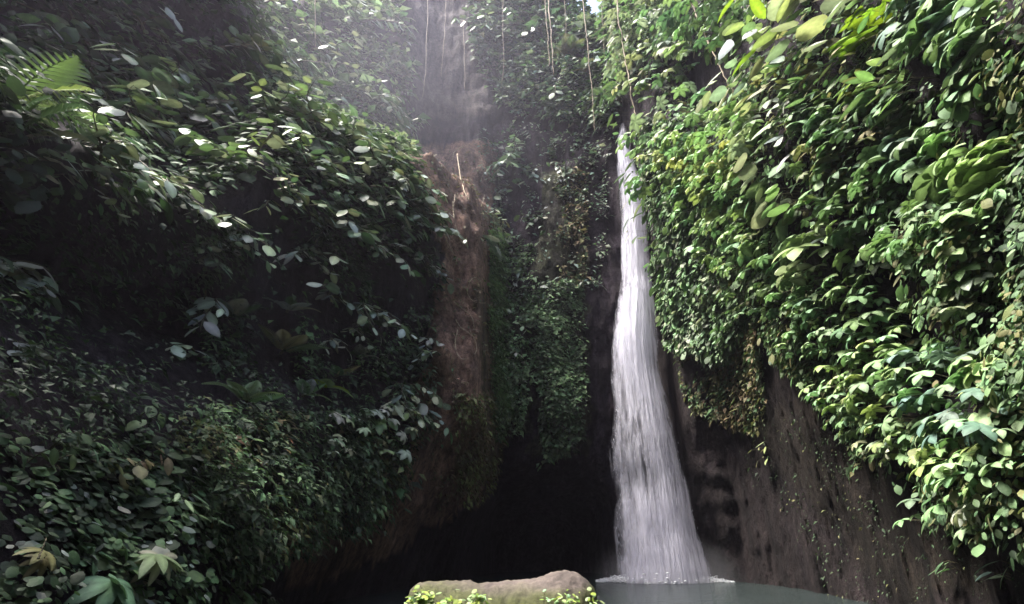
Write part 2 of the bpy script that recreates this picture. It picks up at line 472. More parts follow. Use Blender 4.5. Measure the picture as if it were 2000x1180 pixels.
wall_piece("left_cliff", -99, -2.75, "dark overgrown cliff on the left ending in a brown earth spur")
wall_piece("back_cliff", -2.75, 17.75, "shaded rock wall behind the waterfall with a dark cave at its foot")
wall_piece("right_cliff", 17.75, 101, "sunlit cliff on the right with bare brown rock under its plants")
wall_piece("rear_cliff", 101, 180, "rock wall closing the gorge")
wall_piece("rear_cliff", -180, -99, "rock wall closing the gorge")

# ------------------------------------------------------------------ ground and water
def disc(name, r0, z, mat, segs=96, rings=40, power=1.0):
    a = np.linspace(0, 2 * math.pi, segs, endpoint=False)
    rr = r0 * (np.linspace(0, 1, rings + 1)[1:] ** power)
    V = [np.zeros((1, 3))] + [np.stack([r * np.cos(a), r * np.sin(a), 0 * a], -1) for r in rr]
    V = np.concatenate(V); V[:, 2] = z
    F = []
    for j in range(segs): F.append((0, 1 + j, 1 + (j + 1) % segs))
    for i in range(rings - 1):
        b = 1 + i * segs
        for j in range(segs):
            p, q = b + j, b + (j + 1) % segs
            F.append((p, p + segs, q + segs)); F.append((p, q + segs, q))
    return mesh_np(name, V, np.array(F), mat)
def simple_ground():
    m, nt, N, L = new_mat("gravel_bed")
    out = N("ShaderNodeOutputMaterial"); p = N("ShaderNodeBsdfPrincipled")
    n = N("ShaderNodeTexNoise"); n.inputs["Scale"].default_value = 3.0; n.inputs["Detail"].default_value = 8.0
    g = N("ShaderNodeNewGeometry"); L(g.outputs["Position"], n.inputs["Vector"])
    r = N("ShaderNodeValToRGB"); r.color_ramp.elements[0].color = (0.03, 0.028, 0.024, 1); r.color_ramp.elements[1].color = (0.10, 0.09, 0.07, 1)
    L(n.outputs["Fac"], r.inputs[0]); L(r.outputs[0], p.inputs["Base Color"]); p.inputs["Roughness"].default_value = 0.9
    L(p.outputs[0], out.inputs["Surface"])
    return m
tag(disc("ground", 600, -1.9, simple_ground(), power=2.0), "gravel bed of the gorge", kind="structure")
def water_material():
    m, nt, N, L = new_mat("pool_water")
    out = N("ShaderNodeOutputMaterial"); p = N("ShaderNodeBsdfPrincipled")
    p.inputs["Base Color"].default_value = (0.022, 0.030, 0.029, 1)
    p.inputs["Roughness"].default_value = 0.12
    p.inputs["IOR"].default_value = 1.333
    g = N("ShaderNodeNewGeometry")
    mp = N("ShaderNodeMapping"); mp.inputs["Scale"].default_value = (1.0, 1.6, 1.0)
    L(g.outputs["Position"], mp.inputs["Vector"])
    n = N("ShaderNodeTexNoise"); n.inputs["Scale"].default_value = 2.6; n.inputs["Detail"].default_value = 5.0; n.inputs["Roughness"].default_value = 0.6
    L(mp.outputs[0], n.inputs["Vector"])
    b = N("ShaderNodeBump"); b.inputs["Strength"].default_value = 0.9; b.inputs["Distance"].default_value = 0.22
    L(n.outputs["Fac"], b.inputs["Height"]); L(b.outputs[0], p.inputs["Normal"]); L(p.outputs[0], out.inputs["Surface"])
    return m
tag(disc("pool_water", 40, 0.0, water_material()), "grey-green water of the plunge pool", kind="structure")

# ------------------------------------------------------------------ the air
hz_m, nt, N, L = new_mat("misty_air")
hz_out = N("ShaderNodeOutputMaterial"); hz_v = N("ShaderNodeVolumePrincipled")
HAZE = 0.0006
hz_v.inputs["Color"].default_value = (0.84, 0.80, 0.97, 1)
hz_v.inputs["Density"].default_value = HAZE
hz_v.inputs["Anisotropy"].default_value = 0.6
L(hz_v.outputs[0], hz_out.inputs["Volume"])
a = 700.0
hv = np.array([(x * a, y * a, z) for z in (-3.0, 56.0) for x, y in ((-1, -1), (1, -1), (1, 1), (-1, 1))])
hf = np.array([(3, 2, 1, 0), (4, 5, 6, 7), (0, 1, 5, 4), (1, 2, 6, 5), (2, 3, 7, 6), (3, 0, 4, 7)])
tag(mesh_np("haze", hv, hf, hz_m), "thin mist hanging in the gorge air", kind="stuff")

# an added bank of mist, put in to imitate a lens-flare glow
mm, nt, N, L = new_mat("flare_mist_air")
mo = N("ShaderNodeOutputMaterial"); mv = N("ShaderNodeVolumePrincipled")
mv.inputs["Color"].default_value = (0.84, 0.84, 0.98, 1); mv.inputs["Anisotropy"].default_value = 0.2
tc = N("ShaderNodeTexCoord"); gr = N("ShaderNodeTexGradient"); gr.gradient_type = 'SPHERICAL'
L(tc.outputs["Object"], gr.inputs["Vector"])
mn = N("ShaderNodeTexNoise"); mn.inputs["Scale"].default_value = 0.7; mn.inputs["Detail"].default_value = 2.0
L(tc.outputs["Object"], mn.inputs["Vector"])
m1 = N("ShaderNodeMath"); m1.operation = 'MULTIPLY'; L(gr.outputs["Fac"], m1.inputs[0]); L(mn.outputs["Fac"], m1.inputs[1])
m2_ = N("ShaderNodeMath"); m2_.operation = 'MULTIPLY'; L(m1.outputs[0], m2_.inputs[0]); m2_.inputs[1].default_value = 0.018
L(m2_.outputs[0], mv.inputs["Density"]); L(mv.outputs[0], mo.inputs["Volume"])
sv, sf = [], []
for i in range(13):
    for j in range(24):
        p_, t_ = math.pi * i / 12, 2 * math.pi * j / 24
        sv.append((math.sin(p_) * math.cos(t_), math.sin(p_) * math.sin(t_), math.cos(p_)))
for i in range(12):
    for j in range(24):
        a_, b_ = i * 24 + j, i * 24 + (j + 1) % 24
        sf.append((a_, a_ + 24, b_ + 24)); sf.append((a_, b_ + 24, b_))
mist = tag(mesh_np("mist", np.array(sv), np.array(sf), mm), "added bluish mist volume imitating lens flare under the gorge rim, upper left of the waterfall", "mist", kind="stuff")
mist.location = (-5.0, 15.5, 20.0); mist.scale = (9.5, 6.0, 10.5)

# ------------------------------------------------------------------ the waterfall
def waterfall_material():
    m, nt, N, L = new_mat("falling_water")
    out = N("ShaderNodeOutputMaterial")
    uv = N("ShaderNodeTexCoord")
    dn = N("ShaderNodeAttribute"); dn.attribute_name = "dens"
    sd = N("ShaderNodeAttribute"); sd.attribute_name = "seed"
    def streak(sx, sz, det, dist=0.0):
        mp = N("ShaderNodeMapping"); mp.inputs["Scale"].default_value = (sx, sx * 0.7, sz)
        L(uv.outputs['Object'], mp.inputs["Vector"])
        cb = N("ShaderNodeCombineXYZ"); L(sd.outputs["Fac"], cb.inputs[1])
        ad = N("ShaderNodeVectorMath"); ad.operation = 'ADD'
        L(mp.outputs[0], ad.inputs[0]); L(cb.outputs[0], ad.inputs[1])
        n = N("ShaderNodeTexNoise"); n.inputs["Scale"].default_value = 1.0; n.inputs["Detail"].default_value = det
        n.inputs["Roughness"].default_value = 0.6; n.inputs["Distortion"].default_value = dist
        L(ad.outputs[0], n.inputs["Vector"])
        return n.outputs["Fac"]
    a = streak(4.2, 0.30, 4.0); b = streak(13.0, 0.75, 4.0); c = streak(1.5, 0.42, 5.0)
    def mth(op, x, y, cl=False):
        n = N("ShaderNodeMath"); n.operation = op; n.use_clamp = cl
        for k, v in enumerate((x, y)):
            if isinstance(v, (int, float)): n.inputs[k].default_value = v
            else: L(v, n.inputs[k])
        return n.outputs[0]
    t = mth('ADD', mth('MULTIPLY', a, 0.9), mth('ADD', mth('MULTIPLY', b, 0.35), mth('MULTIPLY', c, 1.1)))
    t = mth('SUBTRACT', t, 1.08)
    t = mth('MULTIPLY', t, 2.1)
    al = mth('ADD', t, mth('SUBTRACT', mth('MULTIPLY', dn.outputs["Fac"], 1.5), 0.75))
    mr = N("ShaderNodeMapRange"); mr.interpolation_type = 'SMOOTHSTEP'
    mr.inputs["From Min"].default_value = -0.45; mr.inputs["From Max"].default_value = 0.75
    mr.inputs["To Max"].default_value = 0.62
    L(al, mr.inputs["Value"])
    d = N("ShaderNodeBsdfDiffuse"); d.inputs["Color"].default_value = (0.83, 0.82, 0.91, 1)
    tl = N("ShaderNodeBsdfTranslucent"); tl.inputs["Color"].default_value = (0.83, 0.82, 0.91, 1)
    mx = N("ShaderNodeMixShader"); mx.inputs[0].default_value = 0.45
    L(d.outputs[0], mx.inputs[1]); L(tl.outputs[0], mx.inputs[2])
    bp = N("ShaderNodeBump"); bp.inputs["Strength"].default_value = 1.0; bp.inputs["Distance"].default_value = 0.12
    L(t, bp.inputs["Height"]); L(bp.outputs[0], d.inputs["Normal"]); L(bp.outputs[0], tl.inputs["Normal"])
    tp = N("ShaderNodeBsdfTransparent")
    m2 = N("ShaderNodeMixShader")
    L(mr.outputs[0], m2.inputs[0]); L(tp.outputs[0], m2.inputs[1]); L(mx.outputs[0], m2.inputs[2])
    L(m2.outputs[0], out.inputs["Surface"])
    return m
def plain(name, c, rough=0.5, spec=0.5, trans=0.0):
    m, nt, N, L = new_mat(name)
    out = N("ShaderNodeOutputMaterial"); p = N("ShaderNodeBsdfPrincipled")
    p.inputs["Base Color"].default_value = (*c, 1); p.inputs["Roughness"].default_value = rough
    p.inputs["Specular IOR Level"].default_value = spec
    L(p.outputs[0], out.inputs["Surface"])
    return m
M_FALL = waterfall_material()
M_FOAM = plain("white_foam", (0.80, 0.82, 0.84), 0.6)
M_DROP = plain("water_spray", (0.75, 0.77, 0.82), 0.4)

WF = np.array([(246, 1209, 1222), (270, 1207, 1226), (300, 1206, 1232), (350, 1210, 1246), (375, 1213, 1260), (410, 1217, 1264), (450, 1217, 1263), (500, 1218, 1266), (560, 1216, 1271),
    (620, 1205, 1278), (680, 1198, 1283), (740, 1199, 1285), (800, 1204, 1303), (860, 1197, 1318), (900, 1194, 1327), (950, 1210, 1339), (1000, 1208, 1351), (1050, 1208, 1363), (1100, 1210, 1380), (1140, 1210, 1391)], float)
FALL_Y = 24.0
_fp = np.arange(200, 1200.0)
_k = np.hanning(71); _k /= _k.sum()
_fl = np.convolve(np.pad(np.interp(_fp, WF[:, 0], WF[:, 1]), 35, 'edge'), _k, 'valid')
_fr = np.convolve(np.pad(np.interp(_fp, WF[:, 0], WF[:, 2]), 35, 'edge'), _k, 'valid')
def fall_edge(py):
    return np.interp(py, _fp, _fl), np.interp(py, _fp, _fr)
fall_base = at(1298, 1140, FALL_Y)
fall = thing("waterfall", (fall_base[0], FALL_Y, 0), "tall white waterfall dropping in one widening veil into the pool", "waterfall")
def fall_sheet(k):
    nv, nu = 190, 100
    py = np.linspace(246, 1141, nv)
    l, r = fall_edge(py)
    sp = 0.05 * (k - 2.5)
    w = r - l
    rag = 0.03 * fbm(np.stack([py * 0.022, 0 * py, 0 * py + 5.7 * k], -1), 4, 60 + k)
    rag2 = 0.025 * fbm(np.stack([py * 0.022, 0 * py, 0 * py + 9.1 * k + 40], -1), 4, 70 + k)
    l = l - w * (0.17 + sp * 0.3 + rag); r = r + w * (0.08 + sp * 0.2 + rag2 * 0.8)
    u = np.linspace(0, 1, nu)
    L0 = at(l, py, np.full(nv, FALL_Y)); R0 = at(r, py, np.full(nv, FALL_Y))
    V = L0[:, None] * (1 - u)[None, :, None] + R0[:, None] * u[None, :, None]
    wm = np.linalg.norm(R0 - L0, axis=-1)[:, None]
    c = (2 * u - 1)[None]
    V[..., 1] += -(1 - c ** 2) * 0.28 * wm + (k - 2.5) * 0.13 * np.clip(wm, .4, 2) + 0.10 * np.clip(wm / 2.5, .25, 1) * fbm(np.stack([u[None] * 9 + 0 * V[..., 0], 0 * V[..., 0] + k * 3.3, V[..., 2] * 0.08], -1), 4, 80)
    dens = np.clip(1 - np.abs(c) ** 1.4, 0, 1) * np.ones((nv, 1))
    pf = np.broadcast_to(py[:, None], dens.shape); uf = np.broadcast_to(u[None], dens.shape)
    # the veil is thinner low down in the middle, thick along its sides and at the foot
    dens = dens - 0.46 * np.exp(-((uf - 0.42) / 0.2) ** 2 - ((pf - 890) / 130) ** 2) + 0.10 * np.exp(-((uf - 0.85) / 0.1) ** 2) * (pf > 560)
    dens = dens + 0.22 * np.clip((pf - 1080) / 60, 0, 1) * np.clip(1 - np.abs(c) ** 4, 0, 1) - 0.10 * np.clip((pf - 620) / 200, 0, 1)
    dens = dens - 1.5 * np.clip(np.abs(c) - 0.72, 0, 1) / 0.28
    dens = dens - 0.9 * np.clip((268 - pf) / 22, 0, 1)
    i = np.arange(nv * nu).reshape(nv, nu)
    F = np.stack([i[:-1, :-1], i[1:, :-1], i[1:, 1:], i[:-1, 1:]], -1).reshape(-1, 4)
    length = np.broadcast_to((L0[:, 2])[:, None], dens.shape)
    uv = np.stack([uf, length], -1).reshape(-1, 2)
    V = V.reshape(-1, 3) - np.array(fall.location)
    mesh_np("water_veil", V, F, M_FALL, fall, attrs={"dens": dens.ravel(), "seed": np.full(nv * nu, 7.7 * k)}, smooth=True, uv=uv)
for k in range(6): fall_sheet(k)

# fine droplets drifting round the veil: a thin white body of mist, thickest along its middle
mw, nt, N, L = new_mat("water_mist_air")
mo_ = N("ShaderNodeOutputMaterial"); mv_ = N("ShaderNodeVolumePrincipled")
mv_.inputs["Color"].default_value = (0.95, 0.95, 0.98, 1); mv_.inputs["Density"].default_value = 0.75; mv_.inputs["Anisotropy"].default_value = 0.1
L(mv_.outputs[0], mo_.inputs["Volume"])
def mist_column():
    py = np.linspace(252, 1139, 60)
    l, r = fall_edge(py); w = r - l
    k = np.ones(7) / 7
    l = np.convolve(np.pad(l, 3, 'edge'), k, 'valid'); r = np.convolve(np.pad(r, 3, 'edge'), k, 'valid')
    A = at(l + 0.10 * w, py, np.full(60, FALL_Y)); B = at(r - 0.12 * w, py, np.full(60, FALL_Y))
    c = (A + B) / 2; h = np.linalg.norm(B - A, axis=-1) / 2
    t = np.linspace(0, 2 * math.pi, 20, endpoint=False)
    V = np.stack([c[:, :1] + h[:, None] * np.cos(t), c[:, 1:2] - 0.1 + 0.75 * np.minimum(h, 1.2)[:, None] * np.sin(t), c[:, 2:3] + 0 * t[None]], -1)
    V[..., 2] = np.maximum(V[..., 2], 0.02)
    n, m_ = 60, 20
    F = [(i * m_ + j, i * m_ + (j + 1) % m_, (i + 1) * m_ + (j + 1) % m_, (i + 1) * m_ + j) for i in range(n - 1) for j in range(m_)]
    V = np.concatenate([V.reshape(-1, 3), c[:1], np.array([[c[-1, 0], c[-1, 1], 0.02]])])
    F += [(n * m_, (j + 1) % m_, j, j) for j in range(0)]
    T = [(a_, b_, c_) for a_, b_, c_, d_ in F] + [(a_, c_, d_) for a_, b_, c_, d_ in F]
    T += [(n * m_, (j + 1) % m_, j) for j in range(m_)] + [(n * m_ + 1, (n - 1) * m_ + j, (n - 1) * m_ + (j + 1) % m_) for j in range(m_)]
    o = mesh_np("water_mist", V - np.array(fall.location), np.array(T), mw, fall)
    o["kind"] = "stuff"
mist_column()
def splash_mist():
    m, nt, N, L = new_mat("splash_mist_air")
    o_ = N("ShaderNodeOutputMaterial"); v_ = N("ShaderNodeVolumePrincipled")
    v_.inputs["Color"].default_value = (0.94, 0.94, 0.98, 1)
    t_ = N("ShaderNodeTexCoord"); g_ = N("ShaderNodeTexGradient"); g_.gradient_type = 'SPHERICAL'
    L(t_.outputs["Object"], g_.inputs["Vector"])
    k_ = N("ShaderNodeMath"); k_.operation = 'MULTIPLY'; k_.inputs[1].default_value = 0.2
    L(g_.outputs["Fac"], k_.inputs[0]); L(k_.outputs[0], v_.inputs["Density"]); L(v_.outputs[0], o_.inputs["Volume"])
    V, T = [], []
    for i in range(11):
        for j in range(20):
            a_, b_ = math.pi / 2 * i / 10, 2 * math.pi * j / 20
            V.append((math.sin(a_) * math.cos(b_), math.sin(a_) * math.sin(b_), math.cos(a_)))
    for i in range(10):
        for j in range(20):
            a_, b_ = i * 20 + j, i * 20 + (j + 1) % 20
            T += [(a_, a_ + 20, b_ + 20), (a_, b_ + 20, b_)]
    V.append((0, 0, 0.0))
    T += [(220, 200 + (j + 1) % 20, 200 + j) for j in range(20)]
    o = mesh_np("splash_mist", np.array(V), np.array(T), m, fall); o["kind"] = "stuff"
    o.location = (0, -0.6, 0.03); o.scale = (3.3, 1.7, 1.9)
splash_mist()
OCT_V = np.array([(1, 0, 0), (-1, 0, 0), (0, 1, 0), (0, -1, 0), (0, 0, 1), (0, 0, -1)], float)
OCT_F = np.array([(0, 2, 4), (2, 1, 4), (1, 3, 4), (3, 0, 4), (2, 0, 5), (1, 2, 5), (3, 1, 5), (0, 3, 5)])
def lumps(name, C, S, mat, parent, off):
    n = len(C)
    V = C[:, None] + OCT_V[None] * S[:, None]
    F = (OCT_F[None] + (np.arange(n) * 6)[:, None, None]).reshape(-1, 3)
    o = mesh_np(name, V.reshape(-1, 3) - off, F, mat, parent, smooth=True)
    o["kind"] = "stuff"
    return o
off = np.array(fall.location)
n = 1300
py = 250 + 890 * rng.random(n) ** 0.7
l, r = fall_edge(py); side = rng.random(n)
px = np.where(side < 0.08, l - np.abs(rng.normal(0, 1.2 + 0.004 * (py - 250), n)) + 4, np.where(side < 0.2, r + np.abs(rng.normal(0, 1.2 + 0.004 * (py - 250), n)) - 4, l + (r - l) * rng.random(n)))
C = at(px, py, FALL_Y + rng.normal(0, 0.25, n))
s = rng.uniform(0.003, 0.008, n)
lumps("spray", C, np.stack([s, s, s * rng.uniform(3, 14, n)], -1), M_DROP, fall, off)
n = 9000
px = rng.uniform(1165, 1435, n); e = np.clip(1 - np.abs(px - 1298) / 135, 0.03, 1)
C = at(px, np.full(n, 1140.0), FALL_Y + rng.normal(0, 0.55, n) * (0.5 + e))
C[:, 2] = np.abs(rng.normal(0, 0.15, n)) * e ** 0.6 + 0.0
s = rng.uniform(0.018, 0.055, n) * (0.5 + 0.5 * e)
lumps("foam", C, np.stack([s * rng.uniform(1, 2.6, n), s * 1.3, s * 0.6], -1), M_FOAM, fall, off)

# ------------------------------------------------------------------ the mossy boulder
BY = 5.0
prof = [(790, 1180), (797, 1152), (812, 1141), (850, 1138), (912, 1137), (926, 1141), (938, 1144), (952, 1139), (1000, 1137.5), (1040, 1134), (1066, 1126), (1090, 1118), (1112, 1116), (1130, 1119), (1150, 1133), (1165, 1152), (1171, 1180)]
pp = np.array([at(x, y, BY) for x, y in prof])
bx0, bx1 = pp[0, 0], pp[-1, 0]
b_loc = np.array([(bx0 + bx1) / 2, BY + 0.15, 0.0])
nu, nv = 150, 90
us = np.linspace(0.002, 0.998, nu)
X = bx0 + (bx1 - bx0) * us
top = np.interp(X, pp[:, 0], pp[:, 2])
ang = np.linspace(-0.42 * math.pi, 1.42 * math.pi, nv)
endw = np.clip(1 - np.abs(2 * us - 1) ** 5, 0.02, 1) ** 0.5
BV = np.zeros((nu, nv, 3))
cs, sn = np.cos(ang), np.sin(ang)
ca = np.sign(cs) * np.abs(cs) ** 0.62; sa = np.sign(sn) * np.abs(sn) ** 0.62
BV[..., 0] = X[:, None]
BV[..., 1] = BY + 0.15 - ca[None] * 0.46 * endw[:, None]
zc = 0.1
BV[..., 2] = zc + np.where(sa[None] > 0, sa[None] * (top - zc)[:, None], sa[None] * 1.0)
nr = fbm(BV * 4.0, 4, 5); nr2 = fbm(BV * 15, 3, 6)
away = np.clip(1.0 - np.clip(sa, 0, 1)[None] ** 6, 0, 1)
BV[..., 1] += -np.sign(ca)[None] * (0.09 * nr + 0.035 * nr2) * away
nr3 = fbm(BV * 40, 2, 8)
BV[..., 2] += (0.016 * nr2 + 0.010 * nr + 0.006 * nr3)
BV[..., 0] += 0.03 * nr * away
moss = np.clip((0.86 - BV[..., 2]) / 0.11 + 0.8 * nr + 0.35 * nr2 + 0.55 * np.exp(-((us - 0.2) / 0.16) ** 2)[:, None] + 0.5 * np.clip((us - 0.9) / 0.06, 0, 1)[:, None] - 0.05, 0, 1)[..., None]
bcol = np.array([0.085, 0.069, 0.060]) * np.clip(1 + 0.5 * nr2[..., None] + 0.7 * nr[..., None], .3, 1.7) * (1 - moss) + np.array([0.050, 0.054, 0.020]) * (1 + 0.35 * nr2[..., None]) * moss
i = np.arange(nu * nv).reshape(nu, nv)
F = np.stack([i[:-1, :-1], i[1:, :-1], i[1:, 1:], i[:-1, 1:]], -1).reshape(-1, 4)
def boulder_material():
    m, nt, N, L = new_mat("boulder_stone")
    out = N("ShaderNodeOutputMaterial"); p = N("ShaderNodeBsdfPrincipled")
    at_ = N("ShaderNodeAttribute"); at_.attribute_name = "Col"
    g = N("ShaderNodeNewGeometry")
    n1 = N("ShaderNodeTexNoise"); n1.inputs["Scale"].default_value = 26.0; n1.inputs["Detail"].default_value = 8.0; n1.inputs["Roughness"].default_value = 0.7
    L(g.outputs["Position"], n1.inputs["Vector"])
    mr = N("ShaderNodeMapRange"); mr.inputs["From Min"].default_value = 0.3; mr.inputs["From Max"].default_value = 0.7
    mr.inputs["To Min"].default_value = 0.6; mr.inputs["To Max"].default_value = 1.35
    L(n1.outputs["Fac"], mr.inputs["Value"])
    mul = N("ShaderNodeMix"); mul.data_type = 'RGBA'; mul.blend_type = 'MULTIPLY'; mul.inputs["Factor"].default_value = 1.0
    L(at_.outputs["Color"], mul.inputs["A"]); L(mr.outputs[0], mul.inputs["B"]); L(mul.outputs["Result"], p.inputs["Base Color"])
    p.inputs["Roughness"].default_value = 0.85; p.inputs["Specular IOR Level"].default_value = 0.25
    b = N("ShaderNodeBump"); b.inputs["Strength"].default_value = 0.8; b.inputs["Distance"].default_value = 0.02
    L(n1.outputs["Fac"], b.inputs["Height"]); L(b.outputs[0], p.inputs["Normal"]); L(p.outputs[0], out.inputs["Surface"])
    return m
bo = mesh_np("boulder", BV.reshape(-1, 3) - b_loc, F, boulder_material(), cols=bcol.reshape(-1, 3), smooth=True)
bo.location = b_loc
tag(bo, "low pinkish boulder with a mossy front and a hump, rising from the pool", "boulder")

# ------------------------------------------------------------------ leaf shapes (tip along +X, upper face +Z)
def leaf_shape(L=1.0, W=0.5, st=6, droop=0.25, fold=0.12, widest=0.42, wav=0.0):
    """A blade on a circular arc: droop is the total bend in radians."""
    t = np.linspace(0, 1, st)
    w = W / 2 * np.clip(np.sin(math.pi * t ** (math.log(0.5) / math.log(widest))), 0, 1) ** 0.72
    th = -droop * 1.6 * t
    ds = L / (st - 1)
    x = np.concatenate([[0], np.cumsum(np.cos((th[1:] + th[:-1]) / 2) * ds)])
    z = np.concatenate([[0], np.cumsum(np.sin((th[1:] + th[:-1]) / 2) * ds)])
    V = [(x[0], 0, z[0])]; rib = [1.0]; F = []
    for k in range(1, st - 1):
        up = -fold * w[k] + wav * (1 if k % 2 else -1) * w[k]
        V += [(x[k], -w[k], z[k] + up), (x[k], 0, z[k]), (x[k], w[k], z[k] + up)]
        rib += [0.0, 1.0, 0.0]
    V.append((x[-1], 0, z[-1])); rib.append(0.4)
    F += [(0, 1, 2), (0, 2, 3)]
    for k in range(st - 3):
        b = 1 + 3 * k
        F += [(b, b + 3, b + 4), (b, b + 4, b + 1), (b + 1, b + 4, b + 5), (b + 1, b + 5, b + 2)]
    b = 1 + 3 * (st - 3); e = len(V) - 1
    F += [(b, e, b + 1), (b + 1, e, b + 2)]
    return np.array(V, float), np.array(F, np.int32), np.array(rib)
def rot(V, ax, ang):
    return V @ np.array(Matrix.Rotation(ang, 3, ax)).T
def palmate_shape(k=6, spread=300, L=1.0, W=0.36, droop=0.55, lift=0.1, st=6):
    Vs, Fs, Rs, n = [], [], [], 0
    for q in range(k):
        V, F, R = leaf_shape(L * random.uniform(0.8, 1.05) * (1.0 - 0.25 * abs(q - (k - 1) / 2) / k), W, st, droop * random.uniform(0.8, 1.2), 0.2)
        V = rot(V, 'Y', -lift + random.uniform(-.1, .1))
        V = rot(V, 'Z', math.radians(-spread / 2 + spread * q / max(k - 1, 1) + random.uniform(-6, 6)))
        Vs.append(V); Fs.append(F + n); Rs.append(R); n += len(V)
    return np.concatenate(Vs), np.concatenate(Fs), np.concatenate(Rs)
def frond_shape(pairs=16, L=1.0, W=0.5, droop=0.35, pd=0.25):
    Vs, Fs, Rs, n = [], [], [], 0
    for q in range(pairs):
        t = 0.06 + 0.92 * q / (pairs - 1)
        x, z = L * t * (1 - 0.12 * t), -droop * t * t * L
        l = W / 2 * math.sin(math.pi * min(1, (0.10 + 0.9 * t)) ** 0.8) + 0.02
        w = 0.42 * L / pairs
        for sd in (-1, 1):
            V = np.array([(x - w / 2, 0, z), (x + w / 2, 0, z), (x + w * 0.55 + l * 0.25, sd * l * 0.6, z - pd * l * 0.3 + 0.02), (x + l * 0.42, sd * l, z - pd * l)])
            Vs.append(V); Fs.append(np.array([(0, 1, 2), (0, 2, 3)]) + n); Rs.append(np.array([1, 1, .2, 0])); n += 4
    t = np.linspace(0, 1, 6)
    V, F = tube(np.stack([L * t * (1 - 0.12 * t), 0 * t, -droop * t * t * L + 0.004], -1), 0.012, 0.003, 3)
    Vs.append(V); Fs.append(F + n); Rs.append(np.ones(len(V)))
    return np.concatenate(Vs), np.concatenate(Fs), np.concatenate(Rs)
def lobed_shape():
    V, F, R = palmate_shape(5, 220, 1.0, 0.5, 0.3, 0.05, 4)
    return V, F, R
def leaf_mesh(shape, mat, name="leaf"):
    V, F, R = shape
    return mesh_np(name, V, F, mat, attrs={"rib": R}, smooth=True, link=False)
OVATE = [leaf_mesh(leaf_shape(1, w, 7, d, f, wd, wv), M_GLOSS) for (w, d, f, wd, wv) in [(.55, .2, .10, .5, 0), (.62, .35, .12, .46, .02), (.5, .1, .16, .52, 0), (.68, .28, .08, .5, .03), (.46, .45, .14, .45, 0)]]
SLIM = [leaf_mesh(leaf_shape(1, w, 6, d, f, .4), M_LEAF) for (w, d, f) in [(.3, .3, .15), (.34, .5, .12), (.26, .2, .2)]]
PALM = [leaf_mesh(palmate_shape(k, s, 1, w, d, l), M_LEAF) for (k, s, w, d, l) in [(5, 250, .46, .8, .3), (6, 285, .42, 1.0, .4), (5, 230, .48, .85, .3), (6, 270, .44, 1.05, .45), (4, 180, .50, .7, .25)]]
BROAD = [leaf_mesh(leaf_shape(1, w, 8, d, f, .42, .02), M_LEAF) for (w, d, f) in [(.72, .45, .16), (.66, .6, .2), (.8, .35, .14)]]
FROND = [leaf_mesh(frond_shape(p, 1, w, d), M_LEAF, "frond") for (p, w, d) in [(22, .5, .3), (24, .42, .5), (20, .56, .2)]]
LOBED = [leaf_mesh(lobed_shape(), M_LEAF) for _ in range(3)]
TREEFROND = [leaf_mesh(frond_shape(p, 1, w, d, .35), M_LEAF, 'frond') for (p, w, d) in [(14, .75, .3), (15, .65, .45), (13, .8, .2)]]
BIGPALM = [leaf_mesh(palmate_shape(k, s, 1, w, d, l, 9), M_LEAF) for (k, s, w, d, l) in [(7, 250, .27, .62, .1), (6, 230, .29, .7, .15)]]
SHAPES = dict(ovate=OVATE, slim=SLIM, palm=PALM, broad=BROAD, frond=FROND, lobed=LOBED, bigpalm=BIGPALM)

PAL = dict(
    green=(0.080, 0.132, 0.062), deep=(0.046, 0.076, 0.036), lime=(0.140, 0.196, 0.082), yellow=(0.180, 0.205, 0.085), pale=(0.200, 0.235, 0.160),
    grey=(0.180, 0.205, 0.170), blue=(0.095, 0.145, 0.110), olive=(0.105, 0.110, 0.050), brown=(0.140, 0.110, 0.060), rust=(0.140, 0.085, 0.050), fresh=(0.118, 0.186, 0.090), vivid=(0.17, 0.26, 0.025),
    sprout=(0.115, 0.165, 0.022), dark=(0.026, 0.042, 0.022), white=(0.25, 0.29, 0.215))  # left-side leaves: dark carries shade, white carries light in the colour
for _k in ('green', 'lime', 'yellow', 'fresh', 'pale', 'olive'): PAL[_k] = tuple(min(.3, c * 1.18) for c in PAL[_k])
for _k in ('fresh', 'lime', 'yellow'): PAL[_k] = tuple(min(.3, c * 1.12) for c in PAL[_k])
UP = np.array([0, 0, 1.0])
def jitter_col(c, v=0.22):
    c = np.array(PAL[c] if isinstance(c, str) else c)
    k = random.uniform(1 - v, 1 + v)
    return (float(c[0] * k * random.uniform(.85, 1.2)), float(c[1] * k), float(c[2] * k * random.uniform(.8, 1.2)), 1.0)
def basis(d, n):
    x = norm(d); y = norm(np.cross(n, x)); z = np.cross(x, y)
    return x, y, z
def place_leaf(mesh, root, base, p, d, n, s, col, name="leaf"):
    x, y, z = basis(d, n)
    o = bpy.data.objects.new(name, mesh)
    q = p - base
    o.matrix_basis = Matrix(((x[0] * s, y[0] * s, z[0] * s, q[0]), (x[1] * s, y[1] * s, z[1] * s, q[1]), (x[2] * s, y[2] * s, z[2] * s, q[2]), (0, 0, 0, 1)))
    o.color = col
    o.parent = root
    COL.objects.link(o)
    return o
def mixcol(cols_, w=None):
    return random.choice(cols_.split("+"))

